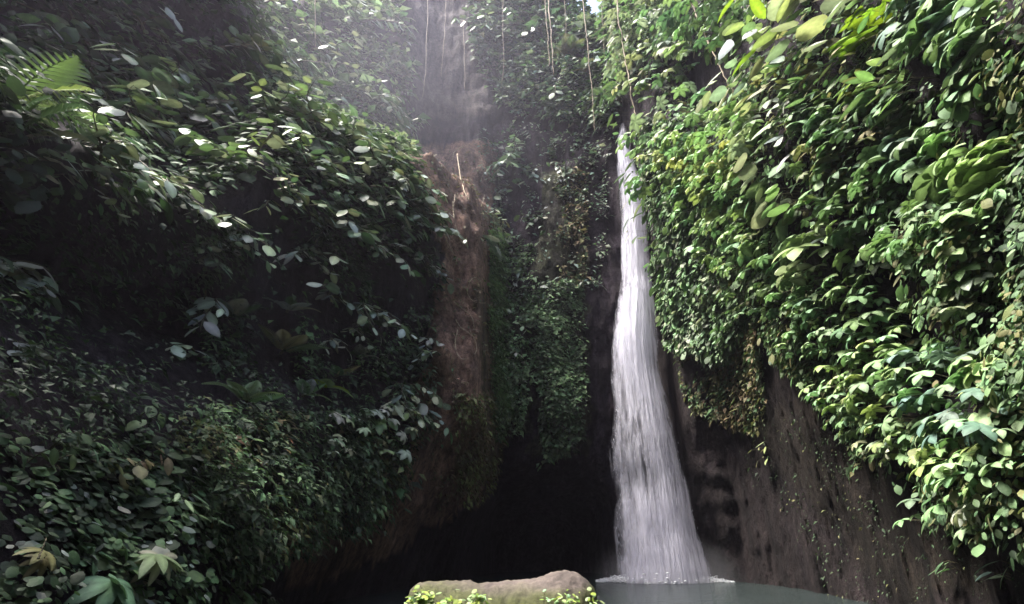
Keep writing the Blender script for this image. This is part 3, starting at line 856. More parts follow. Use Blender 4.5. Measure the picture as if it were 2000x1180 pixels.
def shrub(px, py, leaf_px, nb, per, spread_px, cols_, label, group="shrubs on the left cliff", shape="ovate", name="shrub", lean=(0, 0), out=1.0, droop=0.5, cat="shrub"):
    """A bush rooted in the wall whose arching branches carry single leaves on both sides."""
    pts, nn, hh = surf(px, py)
    p, N_, h = pts[0], nn[0], hh[0]
    slant = np.linalg.norm(p - np.array([0, 0, CAM_Z])); m = slant / 1000
    N_ = norm(N_ * np.array([1, 1, 0.4]) + np.array([0, -0.25, 0]))
    T = norm(np.cross(UP, N_))
    root = thing(name, p, label, cat, group)
    g = Geo()
    ls, sp = leaf_px * m * 0.8, spread_px * m
    for b in range(nb):
        az = random.uniform(-1, 1)
        L_ = sp * random.uniform(0.55, 1.1)
        d0 = norm(T * (az * 1.2 + lean[0]) + N_ * random.uniform(0.4, 1.0) * out + UP * (random.uniform(-0.3, 0.5) + lean[1]))
        t = np.linspace(0, 1, 9)[:, None]
        path = p - N_ * 0.15 + d0 * L_ * t - UP * (droop * L_ * random.uniform(.4, 1.1)) * t ** 2 + T * 0.08 * L_ * np.sin(t * 5 + b)
        g.add(*tube(path - p, 0.016 + 0.012 * L_, 0.004, 5))
        for q in range(per):
            f = 0.25 + 0.75 * (q + random.random() * 0.6) / per
            f = min(f, 1.0)
            k = f * 8; i0 = min(int(k), 7); c = path[i0] + (path[i0 + 1] - path[i0]) * (k - i0)
            tan = norm(path[i0 + 1] - path[i0])
            sd = 1 if q % 2 else -1
            lat = norm(np.cross(tan, UP))
            d = norm(tan * random.uniform(.25, .8) + lat * sd * random.uniform(.5, 1.1) - UP * random.uniform(-.15, .6))
            nrm = norm(UP * random.uniform(.55, 1.1) + N_ * random.uniform(.0, .75) + rng.normal(0, .22, 3))
            place_leaf(random.choice(SHAPES[shape]), root, p, c + d * ls * 0.08, d, nrm, ls * random.uniform(.65, 1.15), jitter_col(mixcol(cols_)))
    V, F = g.arrays()
    mesh_np("stem", V, F, M_STEM, root)["kind"] = "stuff"
    return root

def climber(px, py, rx, ry, n, leaf_px, cols_, label, shape="palm", group="climbing plants on the right cliff", name="climbing_plant", cat="climbing plant", off=(0.1, 0.5), hang=0.5):
    """A plant that covers an oval of the wall with drooping leaves on short stalks."""
    a = rng.uniform(0, 2 * math.pi, n); r = np.sqrt(rng.random(n))
    X_, Y_ = px + rx * r * np.cos(a), py + ry * r * np.sin(a)
    pts, nn, hh = surf(np.concatenate([[px], X_]), np.concatenate([[py], Y_]))
    med = np.median(hh)
    base = pts[0] if abs(hh[0] - med) < 2 else pts[np.abs(hh - med).argmin()]
    root = thing(name, base, label, cat, group)
    g = Geo()
    order = np.argsort(-Y_)
    for k in range(n):
        if abs(hh[k + 1] - med) > 2.6: continue
        p, N_ = pts[k + 1], nn[k + 1]
        N_ = norm(N_ * np.array([1, 1, 0.35]))
        T = norm(np.cross(UP, N_))
        m = np.linalg.norm(p) / 1000
        s = leaf_px * m * random.uniform(.6, 1.15) * (0.56 if shape in ("broad", "lobed") else 1.0)
        if shape in ("palm", "bigpalm", "lobed"): s *= 0.66
        tip = p + N_ * random.uniform(*off) * max(.6, m * 70) + UP * random.uniform(0, .2)
        mid = (p + tip) / 2 + UP * 0.06
        g.add(*tube(np.array([p - N_ * .12, mid, tip]) - base, 0.007, 0.004, 3))
        d = norm(N_ * random.uniform(.3, 1.0) + T * random.uniform(-.9, .9) - UP * random.uniform(0.0, 1.0) * hang)
        nrm = norm(UP * random.uniform(.6, 1.1) + N_ * random.uniform(.25, .9) + rng.normal(0, .2, 3))
        place_leaf(random.choice(SHAPES[shape]), root, base, tip, d, nrm, s, jitter_col(mixcol(cols_)))
    V, F = g.arrays()
    mesh_np("stem", V, F, M_STEM, root)["kind"] = "stuff"
    return root

def fern(px, py, n, len_px, cols_, label, group="ferns on the cliffs", out=0.8, up=0.6, az=(-1, 1), fronds=None, name="fern", cat="fern"):
    pts, nn, hh = surf(px, py)
    p, N_ = pts[0], nn[0]
    m = np.linalg.norm(p) / 1000
    N_ = norm(N_ * np.array([1, 1, 0.3]) + np.array([0, -.3, 0])); T = norm(np.cross(UP, N_))
    root = thing(name, p, label, cat, group)
    for k in range(n):
        f = az[0] + (az[1] - az[0]) * (k + .5 + random.uniform(-.3, .3)) / n
        d = norm(T * f * 1.1 + N_ * out + UP * (up * random.uniform(.4, 1.2)))
        nrm = norm(UP * (.5 if fronds else 1) + N_ * (random.uniform(.7, 1.1) if fronds else random.uniform(.1, .5)) + rng.normal(0, .12, 3))
        place_leaf(random.choice(fronds or FROND), root, p, p + N_ * 0.1, d, nrm, len_px * m * random.uniform(.75, 1.1), jitter_col(mixcol(cols_)), "frond")
    g = Geo(); g.add(*tube(np.array([-N_ * .15, N_ * .08, N_ * .16 + UP * .04]), 0.04, 0.03, 6))
    mesh_np("crown", *g.arrays(), M_STEM, root)
    return root

# ------------------------------------------------------------------ the mass of small leaves nobody could count
q00, q10, q11, q01 = P[:-1, :-1], P[1:, :-1], P[1:, 1:], P[:-1, 1:]
FC = ((q00 + q10 + q11 + q01) / 4).reshape(-1, 3)
FA = np.linalg.norm(np.cross(q10 - q00, q01 - q00), axis=-1).ravel()
FNn = GN[:-1, :-1].reshape(-1, 3)
FPX, FPY = project(FC)
FQ = (q00.reshape(-1, 3), (q10 - q00).reshape(-1, 3), (q01 - q00).reshape(-1, 3))
FVIS = (FPX > -900) & (FPX < 2900) & (FPY > -260) & (FPY < 1300)
# a face that faces away or lies behind a spur is thinned
_c = norm(np.array([0, 0, CAM_Z]) - FC); FFACE = (_c * FNn).sum(-1)
def small_leaves(name, poly, n, leaf_px, pal, label, cat, off=(0.0, 0.3), wfrac=0.5, patch=(0.9, 0.0), hang=0.6, hole=None, seed=0, tris=4, flat=0.0):
    """Thousands of small leaves over a stretch of wall, in clumps."""
    m = FVIS & in_poly(FPX, FPY, poly)
    for hp in (hole or []): m &= ~in_poly(FPX, FPY, hp)
    ids = np.where(m)[0]
    dist_ = np.linalg.norm(FC[ids], axis=-1)
    cl = fbm(FC[ids] * patch[0], 3, seed + 100)
    w = FA[ids] / dist_ ** 2 * np.clip(np.abs(FFACE[ids]) + 0.15, 0.1, 1) * np.clip(0.5 + 1.6 * (cl - patch[1]), 0.02, 1.6)
    pick = rng.choice(ids, n, p=w / w.sum())
    a_, b_ = rng.random(n)[:, None], rng.random(n)[:, None]
    p = FQ[0][pick] + FQ[1][pick] * a_ + FQ[2][pick] * b_
    Nn = norm(FNn[pick] * np.array([1, 1, 0.35]))
    T = norm(np.cross(UP, Nn))
    dst = np.linalg.norm(p, axis=-1)
    s = leaf_px * dst / 1000 * np.clip(np.exp(rng.normal(-0.12, 0.36, n)), .4, 2.0)
    wv = rng.uniform(0.65, 1.2, n)
    bump = np.clip(fbm(p * 1.4, 3, seed + 130) + 0.45, 0, 1)[:, None]
    p = p + Nn * (off[0] + (off[1] - off[0]) * rng.random(n)[:, None] * (0.4 + 1.2 * bump)) 
    d = norm(Nn * rng.uniform(.2, 1.0, n)[:, None] + T * rng.uniform(-1, 1, n)[:, None] - UP * (hang * rng.uniform(0.1, 1.3, n))[:, None])
    nr_ = norm(UP * rng.uniform(.5, 1.1, n)[:, None] + Nn * rng.uniform(.2, 1.0, n)[:, None] + rng.normal(0, .28, (n, 3)))
    y = norm(np.cross(nr_, d)); z = np.cross(d, y)
    if tris == 4:
        tv = np.array([(0, 0, 0), (.45, -.5 * wfrac, .06), (.45, .5 * wfrac, .06), (1, 0, -.16), (.5, 0, 0)]); tf = np.array([(0, 1, 4), (0, 4, 2), (1, 3, 4), (4, 3, 2)])
    else:
        tv, tf, _ = leaf_shape(1, wfrac * 1.15, 5, .5, .25, .45)
    V = p[:, None] + s[:, None, None] * (tv[None, :, :1] * d[:, None] + tv[None, :, 1:2] * wv[:, None, None] * y[:, None] + tv[None, :, 2:] * z[:, None])
    F = (tf[None] + (np.arange(n) * len(tv))[:, None, None]).reshape(-1, 3)
    names = [c.split(":") for c in pal.split("+")]
    pc = np.array([PAL[c[0]] for c in names]); pw = np.array([float(c[1]) if len(c) > 1 else 1 for c in names])
    ci = rng.choice(len(pc), n, p=pw / pw.sum())
    # neighbouring leaves belong to the same plant: shift the choice by patches
    pn = fbm(p * 0.8, 2, seed + 160)
    ci = np.where(rng.random(n) < 0.5, np.clip(((pn + 0.6) / 1.2 * len(pc)).astype(int), 0, len(pc) - 1), ci)
    cc = pc[ci] * rng.uniform(0.7, 1.3, (n, 1)) * rng.uniform(.9, 1.1, (n, 3))
    o = mesh_np(name, V.reshape(-1, 3), F, M_CARPET, cols=np.repeat(cc, len(tv), 0), smooth=tris > 4)
    return tag(o, label, cat, None, "stuff")

def liana(pts_px, Ys, r, label, mat=None, group="hanging roots in front of the back wall", name="hanging_root", cat="hanging root", r1=None):
    ctrl = [at(x, y, Y) for (x, y), Y in zip(pts_px, Ys)]
    path = spline(ctrl, 10 * len(ctrl))
    path = path + 0.3 * r * rng.normal(0, 1, path.shape) + 1.4 * r * fbm(path * np.array([0, 0, 1.2]) + len(label), 2, 90)[:, None] * np.array([1, .5, 0])
    b = path[0].copy()
    V, F = tube(path - b, r, r1 or r * 0.4, 6, 0.35)
    o = mesh_np(name, V, F, mat or M_LIANA, smooth=True)
    o.location = b
    return tag(o, label, cat, group)

# ------------------------------------------------------------------ small-leaf masses
small_leaves("upper_undergrowth", [(-800, -220), (540, -220), (600, 60), (540, 190), (440, 150), (330, 110), (100, 110), (-800, 130)], 6500, 14, "dark:4+deep",  # dark leaf tones here and below on the left imitate shade
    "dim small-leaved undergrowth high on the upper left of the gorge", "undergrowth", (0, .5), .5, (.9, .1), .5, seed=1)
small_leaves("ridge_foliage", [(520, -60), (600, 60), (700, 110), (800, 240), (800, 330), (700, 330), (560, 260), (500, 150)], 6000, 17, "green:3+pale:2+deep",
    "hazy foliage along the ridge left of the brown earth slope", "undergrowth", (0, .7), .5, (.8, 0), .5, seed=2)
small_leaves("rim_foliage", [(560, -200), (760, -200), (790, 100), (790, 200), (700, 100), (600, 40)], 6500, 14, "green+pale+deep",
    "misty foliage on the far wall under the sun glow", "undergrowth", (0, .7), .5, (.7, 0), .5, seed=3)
small_leaves("wall_foliage", [(885, -200), (1215, -200), (1215, 200), (1190, 245), (1080, 240), (1000, 230), (930, 130)], 15000, 14, "deep:2+green:2+blue+pale",
    "small hanging foliage high on the back wall left of the waterfall", "undergrowth", (0, .8), .5, (.6, -.1), .7, seed=4)
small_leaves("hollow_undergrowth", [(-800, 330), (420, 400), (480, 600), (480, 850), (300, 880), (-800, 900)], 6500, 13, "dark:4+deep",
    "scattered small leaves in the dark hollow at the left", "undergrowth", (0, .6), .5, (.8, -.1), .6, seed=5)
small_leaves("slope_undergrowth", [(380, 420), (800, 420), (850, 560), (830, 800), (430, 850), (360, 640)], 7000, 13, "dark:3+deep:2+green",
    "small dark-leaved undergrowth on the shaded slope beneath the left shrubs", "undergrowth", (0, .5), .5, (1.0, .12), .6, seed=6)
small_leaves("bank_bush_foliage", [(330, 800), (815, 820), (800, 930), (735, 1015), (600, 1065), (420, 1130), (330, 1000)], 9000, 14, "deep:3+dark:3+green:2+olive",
    "dense small-leaved bushes above the dark foot of the left cliff", "bushes", (0, .6), .5, (1.2, .0), .6, seed=7)
small_leaves("bank_ground_cover", [(-800, 860), (330, 860), (470, 960), (500, 1120), (560, 1250), (-800, 1250)], 4800, 15, "deep:2+dark:3+green:1+grey:1",
    "round-leaved ground cover carpeting the near bank at the lower left", "ground cover", (0, .25), .8, (1.6, -.1), .3, seed=8, tris=8)
small_leaves("spur_moss_leaves", [(885, 760), (985, 780), (975, 920), (940, 980), (890, 990)], 2600, 9, "olive:3+brown+yellow",
    "mossy olive tufts on the edge of the brown earth spur", "moss", (0, .1), .5, (1.5, 0), .8, seed=9)
small_leaves("spur_litter_leaves", [(800, 300), (930, 290), (955, 560), (955, 860), (850, 1010), (830, 800), (860, 520)], 2200, 8, "brown:2+rust+olive+deep",
    "dry litter and sprouts clinging to the brown earth spur", "leaf litter", (0, .15), .4, (1.3, .1), .8, seed=10)
small_leaves("grotto_creeper_leaves", [(950, 450), (1045, 480), (1050, 700), (1010, 850), (960, 860), (950, 640)], 9500, 9, "deep:2+green:3+fresh",
    "small-leaved creeper curtain on the back wall beside the brown spur", "creeper", (0, .5), .55, (.8, 0), .7, seed=11)
small_leaves("moss_creeper_leaves", [(1055, 560), (1140, 540), (1140, 800), (1120, 880), (1060, 905), (1050, 700)], 9000, 8, "green:3+deep+fresh",
    "mossy creeper curtain hanging above the cave left of the waterfall", "creeper", (0, .35), .6, (.8, -.1), .7, seed=12)
small_leaves("dead_creeper_leaves", [(1085, 330), (1150, 340), (1145, 560), (1090, 560)], 2600, 10, "olive:2+brown+deep",
    "dry olive creeper on the rock strip left of the waterfall", "creeper", (0, .3), .5, (1.1, .05), .8, seed=13)
small_leaves("back_wall_leaves", [(930, 250), (1200, 250), (1180, 560), (950, 600)], 3200, 10, "deep:2+blue+grey",
    "sparse dark leaves on the shaded wall above the cave", "undergrowth", (0, .5), .5, (.7, .12), .7, seed=14)
gash = [[(1800, 300), (1860, 275), (1980, 320), (1960, 375), (1840, 385)], [(1740, 215), (1850, 215), (1850, 260), (1740, 260)], [(1700, 450), (1780, 445), (1790, 520), (1700, 520)], [(1690, 520), (1790, 545), (1915, 700), (1890, 740), (1760, 640)], [(1345, 100), (1440, 120), (1440, 225), (1370, 225)]]
small_leaves("fine_creeper_leaves", [(1262, 230), (1330, 240), (1420, 380), (1500, 480), (1480, 600), (1440, 700), (1330, 680), (1300, 560), (1280, 420)], 26000, 12, "green:3+fresh:2+deep+pale",
    "fine bright green creeper hanging beside the right edge of the waterfall", "creeper", (.05, .6), .55, (.6, -.35), .8, seed=15, tris=8)
small_leaves("cliff_creeper_leaves", [(1250, -200), (2900, -200), (2900, 1250), (2250, 1120), (1990, 1070), (1880, 1010), (1700, 880), (1580, 730), (1460, 560), (1330, 300), (1250, 150)], 33000, 14, "green:3+fresh:2+olive+deep:2",
    "green creeper leaves filling the gaps between the plants of the sunlit right cliff", "creeper", (0, .55), .55, (.6, 0.0), .7, hole=gash, seed=16, tris=8)
small_leaves("ledge_creeper_leaves", [(1450, 560), (1580, 660), (1700, 880), (1690, 920), (1600, 780), (1520, 690)], 3500, 10, "fresh+green+olive:2",
    "thin fringe of small leaves along the bare rock edge on the right", "creeper", (0, .25), .6, (1.2, .05), .7, seed=17)
small_leaves("rock_moss_leaves", [(1320, 660), (1490, 620), (1500, 800), (1480, 850), (1350, 800)], 4200, 9, "olive:3+green+brown",
    "mossy sprouts on the brown rock right of the waterfall", "moss", (0, .2), .55, (1.1, .0), .8, seed=18)
small_leaves("rock_litter_leaves", [(1420, 830), (1650, 760), (2100, 1150), (2100, 1250), (1650, 1200), (1480, 960)], 1300, 5, "dark:3+deep:3+olive",
    "dry bits and tiny sprouts on the bare rock slope at the lower right", "leaf litter", (0, .08), .5, (1.4, .1), .8, seed=19)
small_leaves("gap_foliage", [(1120, -120), (1260, -120), (1290, 60), (1250, 160), (1150, 90)], 5000, 15, "pale:2+grey+fresh",
    "pale foliage at the cliff rim straight above the waterfall", "undergrowth", (0, 1.0), .5, (.8, -.1), .6, seed=20)

small_leaves("ledge_foliage", [(-800, 60), (330, 60), (480, 130), (560, 230), (560, 330), (440, 400), (280, 400), (-800, 380)], 9500, 18, "deep:3+green:2+dark:2",
    "leafy growth covering the lit left ledge under its shrubs", "undergrowth", (0.05, .7), .6, (.9, -.45), .5, seed=21, tris=8)
small_leaves("ridge_slope_leaves", [(520, 200), (700, 210), (810, 330), (850, 430), (780, 480), (640, 430), (520, 380)], 4200, 18, "deep:3+green:2+dark:2",
    "leafy growth between the shrubs of the ridge slope", "undergrowth", (0.05, .7), .55, (.9, -.1), .5, seed=22, tris=8)

# ------------------------------------------------------------------ shrubs with broad leaves on the left
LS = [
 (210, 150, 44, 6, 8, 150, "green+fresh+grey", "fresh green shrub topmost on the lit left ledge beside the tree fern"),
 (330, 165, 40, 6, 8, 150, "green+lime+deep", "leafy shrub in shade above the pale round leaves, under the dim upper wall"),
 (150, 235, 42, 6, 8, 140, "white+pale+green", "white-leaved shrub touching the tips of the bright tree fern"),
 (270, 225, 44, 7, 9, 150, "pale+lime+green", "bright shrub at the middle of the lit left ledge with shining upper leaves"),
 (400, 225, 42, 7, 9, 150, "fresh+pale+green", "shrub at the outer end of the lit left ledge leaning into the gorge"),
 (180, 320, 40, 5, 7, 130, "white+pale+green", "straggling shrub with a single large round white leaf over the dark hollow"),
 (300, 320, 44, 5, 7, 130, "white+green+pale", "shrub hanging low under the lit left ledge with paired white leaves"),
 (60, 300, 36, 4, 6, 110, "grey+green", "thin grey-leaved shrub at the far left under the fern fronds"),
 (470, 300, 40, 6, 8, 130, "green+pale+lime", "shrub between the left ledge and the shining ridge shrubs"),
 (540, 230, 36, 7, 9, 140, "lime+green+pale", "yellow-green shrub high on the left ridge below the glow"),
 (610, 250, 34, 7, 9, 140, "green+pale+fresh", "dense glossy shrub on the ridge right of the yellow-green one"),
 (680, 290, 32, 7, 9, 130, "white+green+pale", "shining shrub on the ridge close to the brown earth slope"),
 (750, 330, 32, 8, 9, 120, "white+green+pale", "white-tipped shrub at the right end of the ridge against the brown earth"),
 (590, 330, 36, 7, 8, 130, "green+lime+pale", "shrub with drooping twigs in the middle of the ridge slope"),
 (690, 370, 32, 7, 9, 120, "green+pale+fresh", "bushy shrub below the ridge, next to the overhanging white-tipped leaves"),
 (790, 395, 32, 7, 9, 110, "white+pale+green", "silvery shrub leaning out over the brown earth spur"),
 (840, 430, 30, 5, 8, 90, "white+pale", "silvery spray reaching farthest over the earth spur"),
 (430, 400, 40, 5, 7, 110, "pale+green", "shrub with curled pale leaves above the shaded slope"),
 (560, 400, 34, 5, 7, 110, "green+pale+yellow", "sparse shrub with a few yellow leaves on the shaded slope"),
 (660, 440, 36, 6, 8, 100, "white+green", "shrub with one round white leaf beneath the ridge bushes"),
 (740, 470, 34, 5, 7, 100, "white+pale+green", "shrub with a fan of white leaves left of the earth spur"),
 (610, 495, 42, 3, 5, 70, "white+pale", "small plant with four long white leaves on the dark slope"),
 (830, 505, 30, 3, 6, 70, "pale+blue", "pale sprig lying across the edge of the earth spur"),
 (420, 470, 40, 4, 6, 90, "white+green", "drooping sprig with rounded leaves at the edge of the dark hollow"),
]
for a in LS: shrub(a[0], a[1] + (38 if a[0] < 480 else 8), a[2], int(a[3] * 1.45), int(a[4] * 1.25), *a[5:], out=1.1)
for a in [  # whitish leaf colours stand in for sun dapples on these sprigs
 (400, 555, 40, 2, 4, 55, "white+pale+grey", "tight cluster of round white leaves on a dangling twig in the dark"),
 (380, 660, 40, 2, 3, 45, "white+pale+green", "few green leaves at the lower end of the dangling twig"),
 (640, 550, 34, 3, 5, 70, "white+pale+blue", "pair of bluish round leaves with a trailing sprig on the dark slope"),
 (700, 570, 34, 3, 6, 70, "white+pale+grey", "bunch of white leaves right of the bluish round ones"),
 (655, 632, 30, 2, 3, 40, "white+pale+blue", "small sprig with one round leaf low on the dark slope"),
 (690, 612, 26, 2, 4, 45, "white+pale+green", "narrow sprig of three leaves beside the single round leaf"),
 (850, 662, 30, 2, 3, 35, "fresh+white", "bright leaf pair at the left side of the earth spur"),
 (820, 635, 26, 2, 4, 45, "grey", "dim grey sprig above the bright leaf pair"),
 (785, 720, 36, 3, 5, 55, "white+pale+blue", "arching sprig of pale leaves in the lower dark slope"),
 (780, 755, 38, 3, 4, 50, "white+pale+fresh", "three-leaved pale sprig under the arching one"),
 (835, 775, 34, 2, 3, 35, "fresh+white", "last green leaf pair hanging before the earth spur"),
 (15, 500, 50, 3, 4, 60, "grey+white", "white-leaved tip poking in at the left edge of the dark hollow"),
 (30, 640, 36, 2, 3, 45, "grey", "dull curled leaves low in the hollow at the left edge"),
]: shrub(a[0], a[1] + 30, a[2] * 1.0, a[3] + 1, a[4] + 2, a[5] * 1.7, a[6], a[7], out=2.0, group="leafy sprigs on the dark left slope", name="leafy_sprig", cat="sprig", droop=.8)

# small shrubs of the hazy upper walls; upper left ones coloured darker for shade
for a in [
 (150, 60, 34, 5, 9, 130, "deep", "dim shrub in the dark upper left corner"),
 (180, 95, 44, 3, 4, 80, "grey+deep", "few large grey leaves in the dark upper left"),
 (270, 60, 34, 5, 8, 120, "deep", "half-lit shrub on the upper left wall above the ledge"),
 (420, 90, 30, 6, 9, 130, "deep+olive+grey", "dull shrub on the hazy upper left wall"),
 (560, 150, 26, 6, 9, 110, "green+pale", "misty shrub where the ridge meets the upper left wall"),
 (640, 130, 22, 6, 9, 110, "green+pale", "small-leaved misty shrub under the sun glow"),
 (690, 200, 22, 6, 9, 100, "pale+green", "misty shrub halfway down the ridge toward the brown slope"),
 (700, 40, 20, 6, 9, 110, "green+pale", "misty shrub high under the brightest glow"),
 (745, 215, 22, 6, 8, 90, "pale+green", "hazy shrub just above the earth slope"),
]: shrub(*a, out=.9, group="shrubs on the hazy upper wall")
for a in [
 (990, 315, 26, 8, 10, 75, "blue+green", "blue-green bush on the shaded back wall above the cave"),
 (1000, 365, 22, 5, 8, 55, "blue+green", "lower drooping tuft of the blue-green foliage on the back wall"),
 (950, 70, 18, 6, 10, 90, "green+pale+deep", "shrub hanging high on the back wall beside the brown columns"),
 (1040, 60, 18, 6, 10, 90, "green+deep", "shrub behind the pair of hanging roots"),
 (1100, 170, 18, 6, 10, 80, "deep+green+blue", "dark shrub under the tips of the paired roots"),
 (1070, 320, 16, 4, 7, 70, "deep+grey", "bare-looking twiggy shrub on the dark back wall"),
 (960, 430, 16, 5, 9, 55, "olive+pale", "pale-flecked trailing plant at the edge of the earth spur"),
 (985, 470, 20, 4, 6, 50, "grey+blue", "grey-leaved tuft below the trailing plant on the back wall"),
 (1050, 425, 20, 3, 6, 45, "grey+deep", "few grey leaves alone on the dark back wall"),
 (1000, 620, 20, 5, 8, 60, "green+fresh", "fresh green tuft amid the creeper beside the spur"),
 (1005, 700, 20, 4, 7, 50, "green+pale", "pale tuft in the lower creeper beside the spur"),
]: shrub(*a, out=.7, group="shrubs on the back wall", droop=.9)

# palmate plants low on the left, their whitish colour standing in for sunlight
for a in [
 (655, 850, 30, 26, 6, 42, "white+pale", "pale umbrella-leaved plant lowest of the lit cluster over the bushes"),
 (712, 832, 26, 20, 5, 44, "white+fresh", "bright umbrella-leaved plant at the top of the lit cluster over the bushes"),
 (758, 842, 28, 22, 5, 44, "white+pale", "umbrella-leaved plant nearest the earth spur"),
 (635, 892, 24, 20, 4, 44, "pale+fresh", "green umbrella-leaved plant drooping below the lit cluster"),
 (740, 885, 18, 16, 3, 44, "white+fresh", "single broad green leaf tuft under the lit cluster"),
]: climber(*a, shape="palm", group="umbrella-leaved plants on the left bank", name="umbrella_plant", cat="umbrella plant", off=(.3, .7), hang=.8)
for a in [
 (235, 930, 55, 40, 16, 50, "brown+olive", "brownish drooping plant in the dark lower left"),
 (280, 855, 30, 35, 6, 60, "green+fresh", "green plant with hanging leaves at the lower left above the brownish one"),
 (90, 900, 60, 40, 14, 42, "green+deep", "dim green plant among the shaded bank leaves at the left"),
 (510, 870, 55, 40, 26, 30, "olive+brown+rust", "olive-brown bush at the top of the left bank"),
 (440, 905, 45, 25, 14, 40, "yellow+lime+rust", "yellow-green plant with reddish young leaves on the left bank"),
 (500, 975, 50, 35, 22, 30, "fresh+green", "light green plant in the middle of the left bank"),
 (360, 1010, 50, 30, 16, 36, "green+fresh", "green plant above the big drooping leaves of the near bank"),
 (600, 960, 70, 45, 40, 22, "deep+dark+green", "small-leaved bush in the shade of the left bank"),
 (700, 990, 70, 40, 40, 20, "deep+olive", "small-leaved bush nearest the dark overhang of the left bank"),
 (560, 900, 60, 40, 36, 22, "deep+dark+green", "dark bush behind the olive-brown one"),
 (755, 930, 38, 45, 26, 20, "deep+olive+dark", "bush against the brown earth spur at the left bank"),
]: climber(*a, shape="slim" if a[5] < 40 else "broad", group="bushes on the left bank", name="bank_bush", cat="bush", off=(.1, .5), hang=.8)
for a in [
 (262, 1120, 14, 8, 2, 95, "green+grey", "big drooping leaflets of the near bank, upper rosette"),
 (165, 1165, 18, 8, 2, 100, "green+grey", "big drooping leaves cut off by the picture's bottom on the near bank"),
 (22, 1112, 12, 8, 2, 55, "olive", "small olive star-leaved plant in the lower left corner"),
]: climber(*a, shape="bigpalm", group="big-leaved plants of the near bank", name="big_leaf_plant", cat="big-leaved plant", off=(.3, .5), hang=1.2)

# ferns
for a in [
 (10, 215, 7, 120, "green+lime", "feathery yellow-green tree fern lit at the left edge", dict(out=.9, up=.5, fronds=TREEFROND)),
 (20, 285, 5, 110, "grey+green", "grey hazy tree fern drooping under the yellow-green one", dict(out=.9, up=.7, fronds=TREEFROND)),
 (548, 690, 5, 85, "olive+green", "fern with stacked fronds on the shaded slope", dict(out=.7, up=.8)),
 (480, 790, 5, 80, "green+fresh", "green fern fanning above the left bank bushes", dict(out=.8, up=.5)),
 (625, 758, 4, 60, "vivid+fresh", "vivid green fern glowing on the dark slope", dict(out=.8, up=.2)),
 (590, 775, 4, 50, "grey+green", "grey fern left of the vivid green one", dict(out=.8, up=.5)),
 (655, 735, 4, 45, "olive+green", "small olive fern above the vivid green one", dict(out=.8, up=.6)),
 (440, 620, 5, 60, "deep+grey", "dark fern in shade under the dangling twig", dict(out=.8, up=.5)),
 (560, 610, 5, 55, "deep+grey", "dark fern under the four long white leaves", dict(out=.8, up=.5)),
 (740, 640, 4, 50, "deep+green", "dim fern in the shade left of the earth spur", dict(out=.8, up=.5)),
 (700, 700, 4, 50, "deep+grey", "dim grey fern between the vivid green fern and the spur", dict(out=.8, up=.5)),
 (945, 470, 6, 60, "grey+blue", "grey drooping fern tuft at the edge of the earth spur", dict(out=.7, up=-.5)),
 (1120, 110, 7, 48, "green+olive", "soft green fern under the cliff rim behind the hanging roots", dict(out=.8, up=.2)),
 (1155, 150, 7, 48, "lime+olive", "yellowish fern on the back wall left of the waterfall top", dict(out=.8, up=.1)),
 (1185, 195, 6, 42, "olive+green", "olive fern closest to the waterfall lip", dict(out=.8, up=.1)),
]: fern(*a[:6], **a[6])

